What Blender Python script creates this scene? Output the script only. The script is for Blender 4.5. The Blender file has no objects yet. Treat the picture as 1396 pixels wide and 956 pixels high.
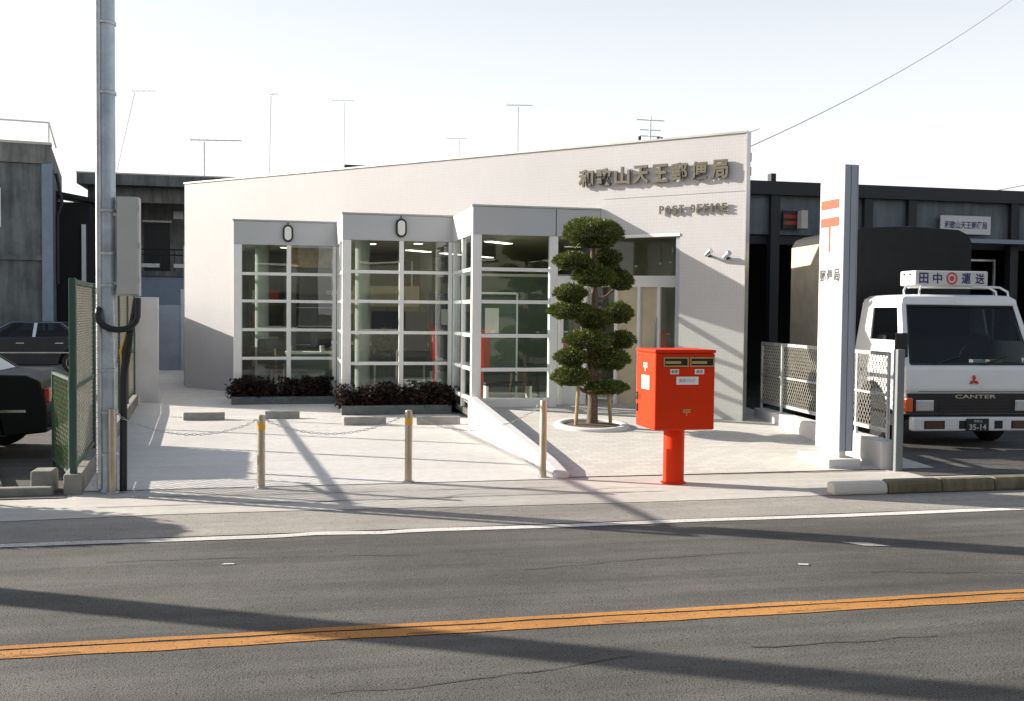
import bpy, math, random
from mathutils import Matrix, Vector
random.seed(7)
R = math.radians
SC = bpy.context.scene
COL = SC.collection

# ------------------------------------------------------------------ camera
YAW, TILT, ROLL = R(12.5), R(2.12), 0.010
fwd = Vector((math.sin(YAW)*math.cos(TILT), math.cos(YAW)*math.cos(TILT), -math.sin(TILT)))
rgt = Vector((math.cos(YAW), -math.sin(YAW), 0))
upv = rgt.cross(fwd)
cr, sr = math.cos(ROLL), math.sin(ROLL)
cx_ = rgt*cr + upv*sr
cy_ = upv*cr - rgt*sr
cam_d = bpy.data.cameras.new('camera')
cam = bpy.data.objects.new('camera', cam_d); COL.objects.link(cam)
m = Matrix((cx_, cy_, -fwd)).transposed().to_4x4(); m.translation = Vector((0, 0, 1.75))
cam.matrix_world = m
cam_d.sensor_width = 36; cam_d.sensor_fit = 'HORIZONTAL'; cam_d.lens = 36*1400/1396
cam_d.clip_start = .05; cam_d.clip_end = 3000
SC.camera = cam

# ------------------------------------------------------------------ sky, sun, exposure
HAZE_V, HAZE_POW = 7.9, 1.9
EL = R(19.3); AZ = math.atan2(-.883, .469)
w = bpy.data.worlds.new('World'); SC.world = w; w.use_nodes = True
nt = w.node_tree; nt.nodes.clear()
sky = nt.nodes.new('ShaderNodeTexSky'); sky.sky_type = 'NISHITA'; sky.sun_disc = False
sky.sun_elevation = EL; sky.sun_rotation = AZ
sky.altitude = 10; sky.air_density = 1.0; sky.dust_density = 2.5; sky.ozone_density = 1.0
bg = nt.nodes.new('ShaderNodeBackground'); bg.inputs['Strength'].default_value = .075
wo = nt.nodes.new('ShaderNodeOutputWorld')
# bright winter haze: a milky white veil, densest at the horizon all round, thinning towards the zenith
_g = nt.nodes.new('ShaderNodeTexCoord'); _s = nt.nodes.new('ShaderNodeSeparateXYZ'); nt.links.new(_g.outputs['Generated'], _s.inputs[0])
_a = nt.nodes.new('ShaderNodeMath'); _a.operation = 'ABSOLUTE'; nt.links.new(_s.outputs[2], _a.inputs[0])
_o = nt.nodes.new('ShaderNodeMath'); _o.operation = 'SUBTRACT'; _o.inputs[0].default_value = 1.0; nt.links.new(_a.outputs[0], _o.inputs[1])
_p = nt.nodes.new('ShaderNodeMath'); _p.operation = 'POWER'; _p.inputs[1].default_value = HAZE_POW; nt.links.new(_o.outputs[0], _p.inputs[0])
_m = nt.nodes.new('ShaderNodeMath'); _m.operation = 'MULTIPLY'; _m.inputs[1].default_value = .9; nt.links.new(_p.outputs[0], _m.inputs[0])
_x = nt.nodes.new('ShaderNodeMix'); _x.data_type = 'RGBA'; nt.links.new(_m.outputs[0], _x.inputs[0]); nt.links.new(sky.outputs[0], _x.inputs[6]); _x.inputs[7].default_value = (HAZE_V, HAZE_V*.985, HAZE_V*.97, 1)
nt.links.new(_x.outputs[2], bg.inputs[0]); nt.links.new(bg.outputs[0], wo.inputs[0])
sd = bpy.data.lights.new('sun', 'SUN'); sd.energy = 5.0; sd.angle = R(.5); sd.color = (1, .925, .82)
sun = bpy.data.objects.new('sun', sd); COL.objects.link(sun); sun.location = (-20, 10, 20)
trav = Vector((.883*math.cos(EL), -.469*math.cos(EL), -math.sin(EL)))
sun.rotation_euler = trav.to_track_quat('-Z', 'Y').to_euler()
SC.view_settings.view_transform = 'Standard'; SC.view_settings.look = 'None'
SC.view_settings.exposure = 1.22; SC.view_settings.gamma = 1; SC.view_settings.use_curve_mapping = False
SC.cycles.max_bounces = 8; SC.cycles.transparent_max_bounces = 24
SC.cycles.use_denoising = True

# ------------------------------------------------------------------ materials
def newmat(name):
    mt = bpy.data.materials.new(name); mt.use_nodes = True
    n = mt.node_tree
    return mt, n, n.nodes['Principled BSDF']
def coords(n, scale=1.0):
    tc = n.nodes.new('ShaderNodeNewGeometry')
    return tc.outputs['Position']
def noise(n, vec, scale, detail=4, rough=.6):
    t = n.nodes.new('ShaderNodeTexNoise'); t.inputs['Scale'].default_value = scale
    t.inputs['Detail'].default_value = detail; t.inputs['Roughness'].default_value = rough
    n.links.new(vec, t.inputs['Vector']); return t
def ramp(n, fac, stops):
    r = n.nodes.new('ShaderNodeValToRGB')
    e = r.color_ramp.elements
    while len(e) < len(stops): e.new(.5)
    for i, (p, c) in enumerate(stops):
        e[i].position = p; e[i].color = (*c, 1) if len(c) == 3 else c
    n.links.new(fac, r.inputs[0]); return r
def mixc(n, fac, a, b, mode='MIX'):
    x = n.nodes.new('ShaderNodeMix'); x.data_type = 'RGBA'; x.blend_type = mode
    if isinstance(fac, (int, float)): x.inputs[0].default_value = fac
    else: n.links.new(fac, x.inputs[0])
    for s, v in ((6, a), (7, b)):
        if isinstance(v, tuple): x.inputs[s].default_value = (*v, 1)
        else: n.links.new(v, x.inputs[s])
    return x.outputs[2]
def bump(n, p, h, strength, dist=.01):
    b = n.nodes.new('ShaderNodeBump'); b.inputs['Strength'].default_value = strength; b.inputs['Distance'].default_value = dist
    n.links.new(h, b.inputs['Height']); n.links.new(b.outputs[0], p.inputs['Normal'])
def mat(name, col, rough=.6, metal=0., var=.12, scale=3., bmp=.0, bscale=40., coat=0., spec=.5, fine=0.):
    mt, n, p = newmat(name)
    v = coords(n)
    lo = tuple(max(0, c*(1-var)) for c in col); hi = tuple(min(1, c*(1+var)) for c in col)
    t = noise(n, v, scale)
    c = ramp(n, t.outputs['Fac'], [(.3, lo), (.7, hi)]).outputs[0]
    if fine:
        t2 = noise(n, v, 90, 2)
        c = mixc(n, fine, c, ramp(n, t2.outputs['Fac'], [(.3, (.3,)*3), (.7, (1,)*3)]).outputs[0], 'MULTIPLY')
    n.links.new(c, p.inputs['Base Color'])
    rr = n.nodes.new('ShaderNodeMapRange'); rr.inputs[3].default_value = max(.03, rough-.08); rr.inputs[4].default_value = min(1, rough+.08)
    n.links.new(t.outputs['Fac'], rr.inputs[0]); n.links.new(rr.outputs[0], p.inputs['Roughness'])
    p.inputs['Metallic'].default_value = metal; p.inputs['Coat Weight'].default_value = coat
    p.inputs['Specular IOR Level'].default_value = spec
    if bmp:
        tb = noise(n, v, bscale, 3); bump(n, p, tb.outputs['Fac'], bmp)
    return mt
def mapscale(n, vec, s):
    x = n.nodes.new('ShaderNodeVectorMath'); x.operation = 'MULTIPLY'; x.inputs[1].default_value = s
    n.links.new(vec, x.inputs[0]); return x.outputs[0]

def ground_mat(name, base, dark, light, agg=0., streak=.25, rough=.9, bmp=.3, ascale=140., spotc=(.34, .32, .29)):
    mt, n, p = newmat(name); v = coords(n)
    big = noise(n, v, .55, 5, .62)
    c = ramp(n, big.outputs['Fac'], [(.28, dark), (.5, base), (.74, light)]).outputs[0]
    st = noise(n, mapscale(n, v, (.25, 3.2, 1)), 1.3, 4, .6)      # wear running along the road
    c = mixc(n, streak, c, ramp(n, st.outputs['Fac'], [(.32, (.5,)*3), (.62, (1.2,)*3)]).outputs[0], 'MULTIPLY')
    md = noise(n, v, 9, 4, .7)
    c = mixc(n, .35, c, ramp(n, md.outputs['Fac'], [(.3, (.7,)*3), (.65, (1.1,)*3)]).outputs[0], 'MULTIPLY')
    fi = noise(n, v, ascale, 2, .7)
    h = fi.outputs['Fac']
    if agg:
        c = mixc(n, agg, c, ramp(n, h, [(.36, (.1,)*3), (.48, (.9,)*3), (.62, (1.25,)*3)]).outputs[0], 'MULTIPLY')
        vo = n.nodes.new('ShaderNodeTexVoronoi'); vo.inputs['Scale'].default_value = 48
        n.links.new(v, vo.inputs['Vector'])
        sel = ramp(n, vo.outputs['Color'], [(.8, (0,)*3), (.9, (1,)*3)])
        near = ramp(n, vo.outputs['Distance'], [(.22, (1,)*3), (.34, (0,)*3)])
        mm = n.nodes.new('ShaderNodeMath'); mm.operation = 'MULTIPLY'
        n.links.new(sel.outputs[0], mm.inputs[0]); n.links.new(near.outputs[0], mm.inputs[1])
        m2 = n.nodes.new('ShaderNodeMath'); m2.operation = 'MULTIPLY'; m2.inputs[1].default_value = .3
        n.links.new(mm.outputs[0], m2.inputs[0])
        c = mixc(n, m2.outputs[0], c, spotc)
        sel2 = ramp(n, vo.outputs['Color'], [(.2, (1,)*3), (.27, (0,)*3)])
        m3 = n.nodes.new('ShaderNodeMath'); m3.operation = 'MULTIPLY'
        n.links.new(sel2.outputs[0], m3.inputs[0]); n.links.new(near.outputs[0], m3.inputs[1])
        c = mixc(n, m3.outputs[0], c, (.015, .015, .017))
    else:
        c = mixc(n, .3, c, ramp(n, h, [(.3, (.75,)*3), (.6, (1.05,)*3)]).outputs[0], 'MULTIPLY')
    n.links.new(c, p.inputs['Base Color']); p.inputs['Roughness'].default_value = rough
    p.inputs['Specular IOR Level'].default_value = .3
    bump(n, p, h, bmp, .006)
    return mt
def tile_mat(name, base, joint, sx, sz, rot45=True, rough=.4, var=.06, strength=.35, msize=.04, mono=True):
    mt, n, p = newmat(name); v = coords(n)
    if rot45 is True:      # wall plane along (1,-1): s=(x-y)/sqrt2
        d = n.nodes.new('ShaderNodeVectorMath'); d.operation = 'DOT_PRODUCT'; d.inputs[1].default_value = (.7071, -.7071, 0); n.links.new(v, d.inputs[0])
        s = n.nodes.new('ShaderNodeSeparateXYZ'); n.links.new(v, s.inputs[0])
        cb = n.nodes.new('ShaderNodeCombineXYZ'); n.links.new(d.outputs['Value'], cb.inputs[0]); n.links.new(s.outputs[2], cb.inputs[1])
        vec = cb.outputs[0]
    elif rot45 == 'xz':
        s = n.nodes.new('ShaderNodeSeparateXYZ'); n.links.new(v, s.inputs[0])
        a = n.nodes.new('ShaderNodeMath'); a.operation = 'ADD'; n.links.new(s.outputs[0], a.inputs[0]); n.links.new(s.outputs[1], a.inputs[1])
        cb = n.nodes.new('ShaderNodeCombineXYZ'); n.links.new(a.outputs[0], cb.inputs[0]); n.links.new(s.outputs[2], cb.inputs[1])
        vec = cb.outputs[0]
    else: vec = v
    b = n.nodes.new('ShaderNodeTexBrick'); b.offset = 0 if mono else .5; b.squash = 1
    b.inputs['Scale'].default_value = 1; b.inputs['Brick Width'].default_value = sx; b.inputs['Row Height'].default_value = sz
    b.inputs['Mortar Size'].default_value = msize*sz; b.inputs['Mortar Smooth'].default_value = .2; b.inputs['Bias'].default_value = 0
    b.inputs['Color1'].default_value = (*[c*(1-var) for c in base], 1); b.inputs['Color2'].default_value = (*[min(1, c*(1+var)) for c in base], 1)
    b.inputs['Mortar'].default_value = (*joint, 1)
    n.links.new(vec, b.inputs['Vector'])
    big = noise(n, v, .8, 5, .6)
    c = mixc(n, .3, b.outputs['Color'], ramp(n, big.outputs['Fac'], [(.3, (.86,)*3), (.7, (1.04,)*3)]).outputs[0], 'MULTIPLY')
    n.links.new(c, p.inputs['Base Color']); p.inputs['Roughness'].default_value = rough
    inv = n.nodes.new('ShaderNodeMath'); inv.operation = 'SUBTRACT'; inv.inputs[0].default_value = 1; n.links.new(b.outputs['Fac'], inv.inputs[1])
    bump(n, p, inv.outputs[0], strength, .006)
    return mt
def stained(name, base, dark, rough=.9):
    mt, n, p = newmat(name); v = coords(n)
    a = noise(n, v, 1.1, 6, .65)
    c = ramp(n, a.outputs['Fac'], [(.3, dark), (.6, base)]).outputs[0]
    st = noise(n, mapscale(n, v, (3, 3, .35)), 1.5, 5, .7)       # rain streaks down the wall
    c = mixc(n, .7, c, ramp(n, st.outputs['Fac'], [(.35, (.45,)*3), (.6, (1.15,)*3)]).outputs[0], 'MULTIPLY')
    n.links.new(c, p.inputs['Base Color']); p.inputs['Roughness'].default_value = rough
    f = noise(n, v, 30, 4); bump(n, p, f.outputs['Fac'], .3)
    return mt
def glass_mat(name, tint=(.83, .9, .86), refl=1.0, rough=.0):
    mt, n, p = newmat(name); n.nodes.remove(p)
    out = n.nodes['Material Output']
    tr = n.nodes.new('ShaderNodeBsdfTransparent'); tr.inputs[0].default_value = (*tint, 1)
    gl = n.nodes.new('ShaderNodeBsdfGlossy'); gl.inputs['Roughness'].default_value = rough; gl.inputs[0].default_value = (.95, .97, 1, 1)
    fr = n.nodes.new('ShaderNodeLayerWeight'); fr.inputs['Blend'].default_value = .5
    pw = n.nodes.new('ShaderNodeMath'); pw.operation = 'POWER'; pw.inputs[1].default_value = 4.5; n.links.new(fr.outputs['Facing'], pw.inputs[0])
    mu = n.nodes.new('ShaderNodeMath'); mu.operation = 'MULTIPLY_ADD'; mu.inputs[1].default_value = .8; mu.inputs[2].default_value = .05*refl; mu.use_clamp = True
    n.links.new(pw.outputs[0], mu.inputs[0])
    v = coords(n); t = noise(n, v, .9, 1); b = n.nodes.new('ShaderNodeBump'); b.inputs['Strength'].default_value = .04; b.inputs['Distance'].default_value = .05
    n.links.new(t.outputs['Fac'], b.inputs['Height']); n.links.new(b.outputs[0], gl.inputs['Normal'])
    mx = n.nodes.new('ShaderNodeMixShader')
    n.links.new(mu.outputs[0], mx.inputs[0]); n.links.new(tr.outputs[0], mx.inputs[1]); n.links.new(gl.outputs[0], mx.inputs[2])
    n.links.new(mx.outputs[0], out.inputs[0]); return mt
def emit_mat(name, col, s):
    mt, n, p = newmat(name); p.inputs['Emission Color'].default_value = (*col, 1); p.inputs['Emission Strength'].default_value = s
    p.inputs['Base Color'].default_value = (.8, .8, .8, 1); return mt
def leaf_mat(name, a, b, c3, trans=.15):
    mt, n, p = newmat(name)
    g = n.nodes.new('ShaderNodeNewGeometry')
    nz = noise(n, g.outputs['Position'], 7, 3)
    ad = n.nodes.new('ShaderNodeMath'); ad.operation = 'MULTIPLY_ADD'; ad.inputs[1].default_value = .55
    n.links.new(g.outputs['Random Per Island'], ad.inputs[0])
    mm = n.nodes.new('ShaderNodeMath'); mm.operation = 'MULTIPLY'; mm.inputs[1].default_value = .45; n.links.new(nz.outputs['Fac'], mm.inputs[0])
    n.links.new(mm.outputs[0], ad.inputs[2])
    c = ramp(n, ad.outputs[0], [(.15, a), (.5, b), (.85, c3)])
    n.links.new(c.outputs[0], p.inputs['Base Color']); p.inputs['Roughness'].default_value = .6
    p.inputs['Specular IOR Level'].default_value = .25
    tl = n.nodes.new('ShaderNodeBsdfTranslucent'); n.links.new(c.outputs[0], tl.inputs[0])
    mx = n.nodes.new('ShaderNodeMixShader'); mx.inputs[0].default_value = trans
    out = n.nodes['Material Output']
    n.links.new(p.outputs[0], mx.inputs[1]); n.links.new(tl.outputs[0], mx.inputs[2]); n.links.new(mx.outputs[0], out.inputs[0])
    return mt

MT = dict(
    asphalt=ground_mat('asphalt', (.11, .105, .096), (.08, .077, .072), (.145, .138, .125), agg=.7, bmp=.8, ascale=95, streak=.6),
    shoulder=ground_mat('worn_asphalt', (.31, .287, .255), (.23, .215, .19), (.37, .343, .305), agg=.2, bmp=.3, ascale=120, spotc=(.45, .43, .4)),
    pavement=ground_mat('pavement', (.5, .475, .43), (.42, .395, .355), (.57, .54, .49), streak=.3, bmp=.15),
    concrete=ground_mat('parking_concrete', (.72, .69, .645), (.65, .62, .58), (.78, .745, .7), streak=.12, bmp=.12, ascale=80),
    earth=ground_mat('earth', (.2, .18, .15), (.13, .115, .095), (.26, .235, .2), bmp=.4),
    paver=tile_mat('plaza_paver', (.55, .53, .485), (.42, .4, .36), .2, .1, rot45=False, rough=.85, var=.09, strength=.3, msize=.05, mono=False),
    wall=tile_mat('wall_tile', (.5, .49, .493), (.445, .435, .437), .05, .05, rough=.35, var=.02, strength=.2, msize=.06),
    plaster=mat('white_plaster', (.55, .54, .54), .7, var=.05, bmp=.05),
    wedge=mat('white_painted_concrete', (.6, .59, .585), .75, var=.05, scale=2, bmp=.1, bscale=25),
    fascia=mat('fascia_panel', (.46, .475, .485), .45, var=.03, scale=1),  # fronts greyer than the white returns: shade set into the colour
    frame=mat('white_frame', (.78, .78, .76), .4, var=.04, scale=4),
    coping=mat('coping_metal', (.5, .5, .48), .4, .7, var=.1),
    glass=glass_mat('window_glass', (.9, .93, .91), 1.0),
    glass_dark=glass_mat('car_glass', (.33, .37, .37), .5),
    lamp_black=mat('black_metal', (.03, .03, .033), .45, .3),
    lamp_glass=mat('frosted_glass', (.75, .75, .72), .3),
    letter=mat('letter_metal', (.15, .135, .105), .42, .5, var=.12, scale=20),
    interior=mat('interior_wall', (.25, .245, .185), .8, var=.06),
    intfloor=mat('interior_floor', (.1, .1, .085), .35, var=.1),
    ceiling=mat('ceiling_board', (.3, .27, .2), .9, var=.04),
    green_wall=mat('green_partition', (.1, .14, .11), .6, var=.1),
    navy=mat('navy_board', (.02, .025, .05), .5),
    dark=mat('dark_plastic', (.012, .012, .014), .5),
    beige=mat('beige_board', (.55, .47, .32), .7),
    redb=mat('red_board', (.55, .05, .03), .5),
    paper=mat('paper', (.8, .79, .74), .8, var=.05),
    teal=mat('pale_curtain', (.24, .26, .235), .8, var=.1),
    light=emit_mat('ceiling_light_glow', (1, .93, .78), 2.2),
    planter=mat('planter_tile', (.11, .125, .13), .5, var=.25, scale=12),
    soil=mat('soil', (.09, .06, .035), .95, var=.4, scale=20, bmp=.6),
    shrub=leaf_mat('shrub_leaf', (.008, .007, .007), (.022, .012, .012), (.075, .04, .025)),
    pine=leaf_mat('pine_needle', (.022, .038, .009), (.075, .105, .02), (.21, .22, .042), .14),
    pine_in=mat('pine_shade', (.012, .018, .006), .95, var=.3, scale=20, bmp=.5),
    bark=mat('bark', (.12, .085, .06), .95, var=.4, scale=25, bmp=.8, bscale=60),
    stake=mat('wood_stake', (.3, .215, .12), .85, var=.25, scale=14),
    red=mat('mailbox_red', (.64, .034, .004), .5, var=.06, spec=.14, coat=.02, bmp=.03, bscale=8),
    brass=mat('brass', (.55, .42, .2), .4, .8),
    white=mat('white_paint', (.6, .585, .57), .45, var=.03),
    truckwhite=mat('truck_white', (.78, .78, .77), .3, var=.04, coat=.4),
    grey=mat('grey_panel', (.34, .37, .42), .5, var=.03),
    orange_mark=mat('orange_red', (.5, .05, .015), .5, var=.05),
    ink=mat('dark_ink', (.04, .04, .045), .6),
    blueink=mat('navy_ink', (.02, .03, .12), .6),
    redink=mat('red_ink', (.6, .04, .03), .5),
    greyink=mat('grey_ink', (.32, .32, .33), .6),
    steel=mat('galvanised_steel', (.5, .52, .53), .42, .65, var=.2, scale=8),
    pole=mat('galvanised_pole', (.42, .47, .51), .4, .5, var=.25, scale=5),
    cabinet=mat('cabinet_beige', (.47, .47, .44), .5, var=.05),
    rubber=mat('rubber', (.02, .02, .02), .8, var=.2),
    greenpaint=mat('green_fence', (.035, .075, .055), .5, var=.15),
    meshbeige=mat('mesh_beige', (.4, .385, .32), .5, var=.12),
    meshgreen=mat('mesh_green', (.09, .14, .045), .55, var=.2),
    block=mat('block_concrete', (.23, .222, .2), .9, var=.2, scale=4, bmp=.4),
    oldconc=stained('old_concrete', (.165, .18, .175), (.09, .1, .1)),
    oldconc2=stained('weathered_render', (.25, .25, .23), (.14, .145, .135)),
    edge=mat('pale_edge', (.6, .55, .48), .8, var=.1),
    bluepanel=mat('blue_grey_panel', (.22, .27, .33), .6, var=.1),
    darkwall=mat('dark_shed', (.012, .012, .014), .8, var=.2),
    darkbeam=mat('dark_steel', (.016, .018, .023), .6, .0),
    greypanel=stained('grey_sheet', (.13, .155, .165), (.08, .1, .11), .6),
    carpaint=mat('black_car_paint', (.008, .011, .02), .35, .0, var=.1, coat=.15),
    carpaint2=mat('dark_green_car_paint', (.005, .006, .006), .5, .0, var=.1, spec=.2),
    chrome=mat('chrome', (.7, .71, .72), .15, 1),
    taill=mat('tail_lamp', (.35, .02, .01), .25, coat=.5),
    amber=mat('amber_lamp', (.75, .11, .02), .25, coat=.5),
    plate=mat('plate_dark_green', (.008, .02, .02), .4),
    fog=mat('fog_lamp_brown', (.09, .035, .022), .3),
    kerb=stained('mossy_shaded_kerb', (.19, .165, .1), (.05, .047, .033)),  # moss mottling, with the shade on the kerb front darkened into the colour
    headl=mat('headlamp_lens', (.62, .66, .68), .12, .5, coat=.5),
    canvas=mat('dark_canvas', (.012, .013, .013), .8, var=.3, scale=5, bmp=.4, bscale=12),
    canvas_l=mat('sunlit_canvas', (.46, .4, .29), .85, var=.15, scale=4, bmp=.3, bscale=15),  # left side of the dark hood: sunlight set into the canvas colour
    stop=mat('wheel_stop', (.3, .29, .265), .9, var=.15, scale=9, bmp=.3),
    bollard=mat('bollard_steel', (.44, .385, .3), .38, .65, var=.12, scale=6),
    bandy=mat('yellow_band', (.75, .42, .04), .45, var=.1),
    linewhite=ground_mat('line_white', (.62, .6, .56), (.45, .43, .4), (.7, .68, .64), agg=.3, bmp=.3),
    lineorange=ground_mat('line_orange', (.46, .21, .055), (.34, .155, .042), (.53, .25, .07), agg=.3, bmp=.3, spotc=(.5, .3, .15)),
    crack=mat('crack', (.1, .075, .05), .95, var=.3),
    tar=mat('tar_crack', (.045, .043, .04), .9, var=.2),
    darkgrey=mat('dark_grey_paint', (.16, .175, .185), .5, var=.08),
    gold=mat('gold_ink', (.55, .5, .36), .4, .4),
)

# ------------------------------------------------------------------ mesh helpers
WM = {}
class B:
    def __init__(s): s.v = []; s.f = []
    def add(s, vs, fs):
        o = len(s.v); s.v += [tuple(p) for p in vs]; s.f += [tuple(i+o for i in f) for f in fs]; return s
    def box(s, x0, x1, y0, y1, z0, z1):
        return s.add([(x0,y0,z0),(x1,y0,z0),(x1,y1,z0),(x0,y1,z0),(x0,y0,z1),(x1,y0,z1),(x1,y1,z1),(x0,y1,z1)],
                     [(0,3,2,1),(4,5,6,7),(0,1,5,4),(1,2,6,5),(2,3,7,6),(3,0,4,7)])
    def obox(s, p, q, wd, z0, z1, off=0.):          # box along ground line p->q, thickness wd centred (off sideways)
        p = Vector(p); q = Vector(q); d = (q-p).normalized(); n = Vector((-d.y, d.x))
        a = p+n*(off-wd/2); b = q+n*(off-wd/2); c = q+n*(off+wd/2); e = p+n*(off+wd/2)
        return s.add([(*a,z0),(*b,z0),(*c,z0),(*e,z0),(*a,z1),(*b,z1),(*c,z1),(*e,z1)],
                     [(0,3,2,1),(4,5,6,7),(0,1,5,4),(1,2,6,5),(2,3,7,6),(3,0,4,7)])
    def prism(s, pts, fn, a, b):                    # 2D polygon extruded; fn(u,v,t)->xyz
        n = len(pts)
        vs = [fn(u, v, a) for u, v in pts]+[fn(u, v, b) for u, v in pts]
        fs = [tuple(range(n))[::-1], tuple(range(n, 2*n))]+[(i, (i+1) % n, n+(i+1) % n, n+i) for i in range(n)]
        return s.add(vs, fs)
    def tube(s, pts, r, seg=8, cap=True):
        pts = [Vector(p) for p in pts]; rs = r if isinstance(r, (list, tuple)) else [r]*len(pts)
        rings = []
        ref = None
        for i, p in enumerate(pts):
            d = (pts[min(i+1, len(pts)-1)]-pts[max(i-1, 0)]).normalized()
            if ref is None: ref = Vector((0, 0, 1)) if abs(d.z) < .9 else Vector((1, 0, 0))
            a = d.cross(ref).normalized(); b = a.cross(d).normalized(); ref = b
            rings.append([p+(a*math.cos(2*math.pi*k/seg)+b*math.sin(2*math.pi*k/seg))*rs[i] for k in range(seg)])
        vs = [v for rg in rings for v in rg]; fs = []
        for i in range(len(pts)-1):
            for k in range(seg):
                k2 = (k+1) % seg
                fs.append((i*seg+k, i*seg+k2, (i+1)*seg+k2, (i+1)*seg+k))
        if cap: fs += [tuple(range(seg))[::-1], tuple(range((len(pts)-1)*seg, len(pts)*seg))]
        return s.add(vs, fs)
    def lathe(s, prof, c, seg=20, axis='z'):
        vs = []; n = len(prof)
        for r, h in prof:
            for k in range(seg):
                a = 2*math.pi*k/seg; u, v = r*math.cos(a), r*math.sin(a)
                vs.append((c[0]+u, c[1]+v, c[2]+h) if axis == 'z' else (c[0]+h, c[1]+u, c[2]+v) if axis == 'x' else (c[0]+u, c[1]+h, c[2]+v))
        fs = [(i*seg+k, i*seg+(k+1) % seg, (i+1)*seg+(k+1) % seg, (i+1)*seg+k) for i in range(n-1) for k in range(seg)]
        fs += [tuple(range(seg))[::-1], tuple(range((n-1)*seg, n*seg))]
        return s.add(vs, fs)
    def quad(s, a, b, c, d): return s.add([a, b, c, d], [(0, 1, 2, 3)])
    def sphere(s, c, rx, ry, rz, nu=14, nv=8, jit=0):
        vs = [(c[0], c[1], c[2]-rz)]; fs = []
        for j in range(1, nv):
            t = math.pi*j/nv-math.pi/2
            for i in range(nu):
                a = 2*math.pi*i/nu; k = 1+random.uniform(-jit, jit)
                vs.append((c[0]+rx*math.cos(t)*math.cos(a)*k, c[1]+ry*math.cos(t)*math.sin(a)*k, c[2]+rz*math.sin(t)*k))
        vs.append((c[0], c[1], c[2]+rz)); L = len(vs)-1
        for i in range(nu):
            fs.append((0, 1+(i+1) % nu, 1+i)); fs.append((L, L-nu+i, L-nu+(i+1) % nu))
            for j in range(nv-2):
                fs.append((1+j*nu+i, 1+j*nu+(i+1) % nu, 1+(j+1)*nu+(i+1) % nu, 1+(j+1)*nu+i))
        return s.add(vs, fs)
    def mesh(s, name):
        me = bpy.data.meshes.new(name); me.from_pydata(s.v, [], s.f); me.update(); return me

def link(o, parent=None, world=True):
    COL.objects.link(o)
    if parent is not None:
        o.parent = parent
        if world:
            o.matrix_parent_inverse = WM[parent.name].inverted(); WM[o.name] = Matrix.Identity(4)
        else: WM[o.name] = WM[parent.name].copy()
    else: WM[o.name] = Matrix.Identity(4)
    return o
def part(name, b, m, parent=None, world=True, smooth=False, bev=0, seg=2, fix=False, **props):
    me = b.mesh(name) if isinstance(b, B) else b
    o = bpy.data.objects.new(name, me)
    mm_ = MT[m] if isinstance(m, str) else m
    if not me.materials: me.materials.append(mm_)
    if fix or bev:
        import bmesh
        bm = bmesh.new(); bm.from_mesh(me); bmesh.ops.recalc_face_normals(bm, faces=bm.faces); bm.to_mesh(me); bm.free()
    if smooth:
        for p in me.polygons: p.use_smooth = True
        md = o.modifiers.new('split', 'EDGE_SPLIT'); md.split_angle = R(38)
    if bev:
        md = o.modifiers.new('bevel', 'BEVEL'); md.width = bev; md.segments = seg; md.limit_method = 'ANGLE'
    link(o, parent, world)
    for k, v in props.items(): o[k] = v
    return o
def thing(name, label, cat, loc=(0, 0, 0), rz=0, group=None):
    o = bpy.data.objects.new(name, None); o.location = loc; o.rotation_euler = (0, 0, rz); o.empty_display_size = .2
    COL.objects.link(o); WM[o.name] = Matrix.Translation(loc) @ Matrix.Rotation(rz, 4, 'Z')
    o['label'] = label; o['category'] = cat
    if group: o['group'] = group
    return o
def tag(o, label, cat, group=None):
    o['label'] = label; o['category'] = cat
    if group: o['group'] = group
    return o
def copy_tree(o, parent=None):
    c = o.copy(); COL.objects.link(c); c.parent = parent
    if parent: c.matrix_parent_inverse = o.matrix_parent_inverse.copy()
    for ch in list(o.children): copy_tree(ch, c)
    return c
_tx = {}
def text_mesh(s, size, extrude=.0, offset=0., align='CENTER', space=1.):
    key = (s, size, extrude, offset, align, space)
    if key in _tx: return _tx[key].copy()
    cu = bpy.data.curves.new('txt', 'FONT'); cu.body = s; cu.size = size; cu.extrude = extrude; cu.offset = offset
    cu.align_x = align; cu.align_y = 'CENTER'; cu.resolution_u = 3; cu.space_character = space
    o = bpy.data.objects.new('txt', cu); COL.objects.link(o)
    bpy.context.view_layer.update()
    me = bpy.data.meshes.new_from_object(o.evaluated_get(bpy.context.evaluated_depsgraph_get()))
    COL.objects.unlink(o); bpy.data.objects.remove(o); me.materials.clear()
    _tx[key] = me; return me.copy()
def put_text(name, s, size, origin, right, m, parent, extrude=.002, offset=0., up=(0, 0, 1), fit=None, world=True, centre=True):
    me = text_mesh(s, size, extrude, offset)
    xs = [v.co.x for v in me.vertices]; ys = [v.co.y for v in me.vertices]
    cx = (min(xs)+max(xs))/2; cy = (min(ys)+max(ys))/2
    if not centre: cy = 0
    sx = sy = 1
    if fit: sx = fit[0]/(max(xs)-min(xs)); sy = (fit[1]/(max(ys)-min(ys))) if fit[1] else sx
    r_ = Vector(right).normalized(); u_ = Vector(up); n_ = r_.cross(u_)
    og = Vector(origin)
    for v in me.vertices:
        c = v.co.copy(); v.co = og+r_*((c.x-cx)*sx)+u_*((c.y-cy)*sy)+n_*c.z
    return part(name, me, m, parent, world)
def structure(o): o['kind'] = 'structure'; return o
def stuff(o): o['kind'] = 'stuff'; return o

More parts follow.
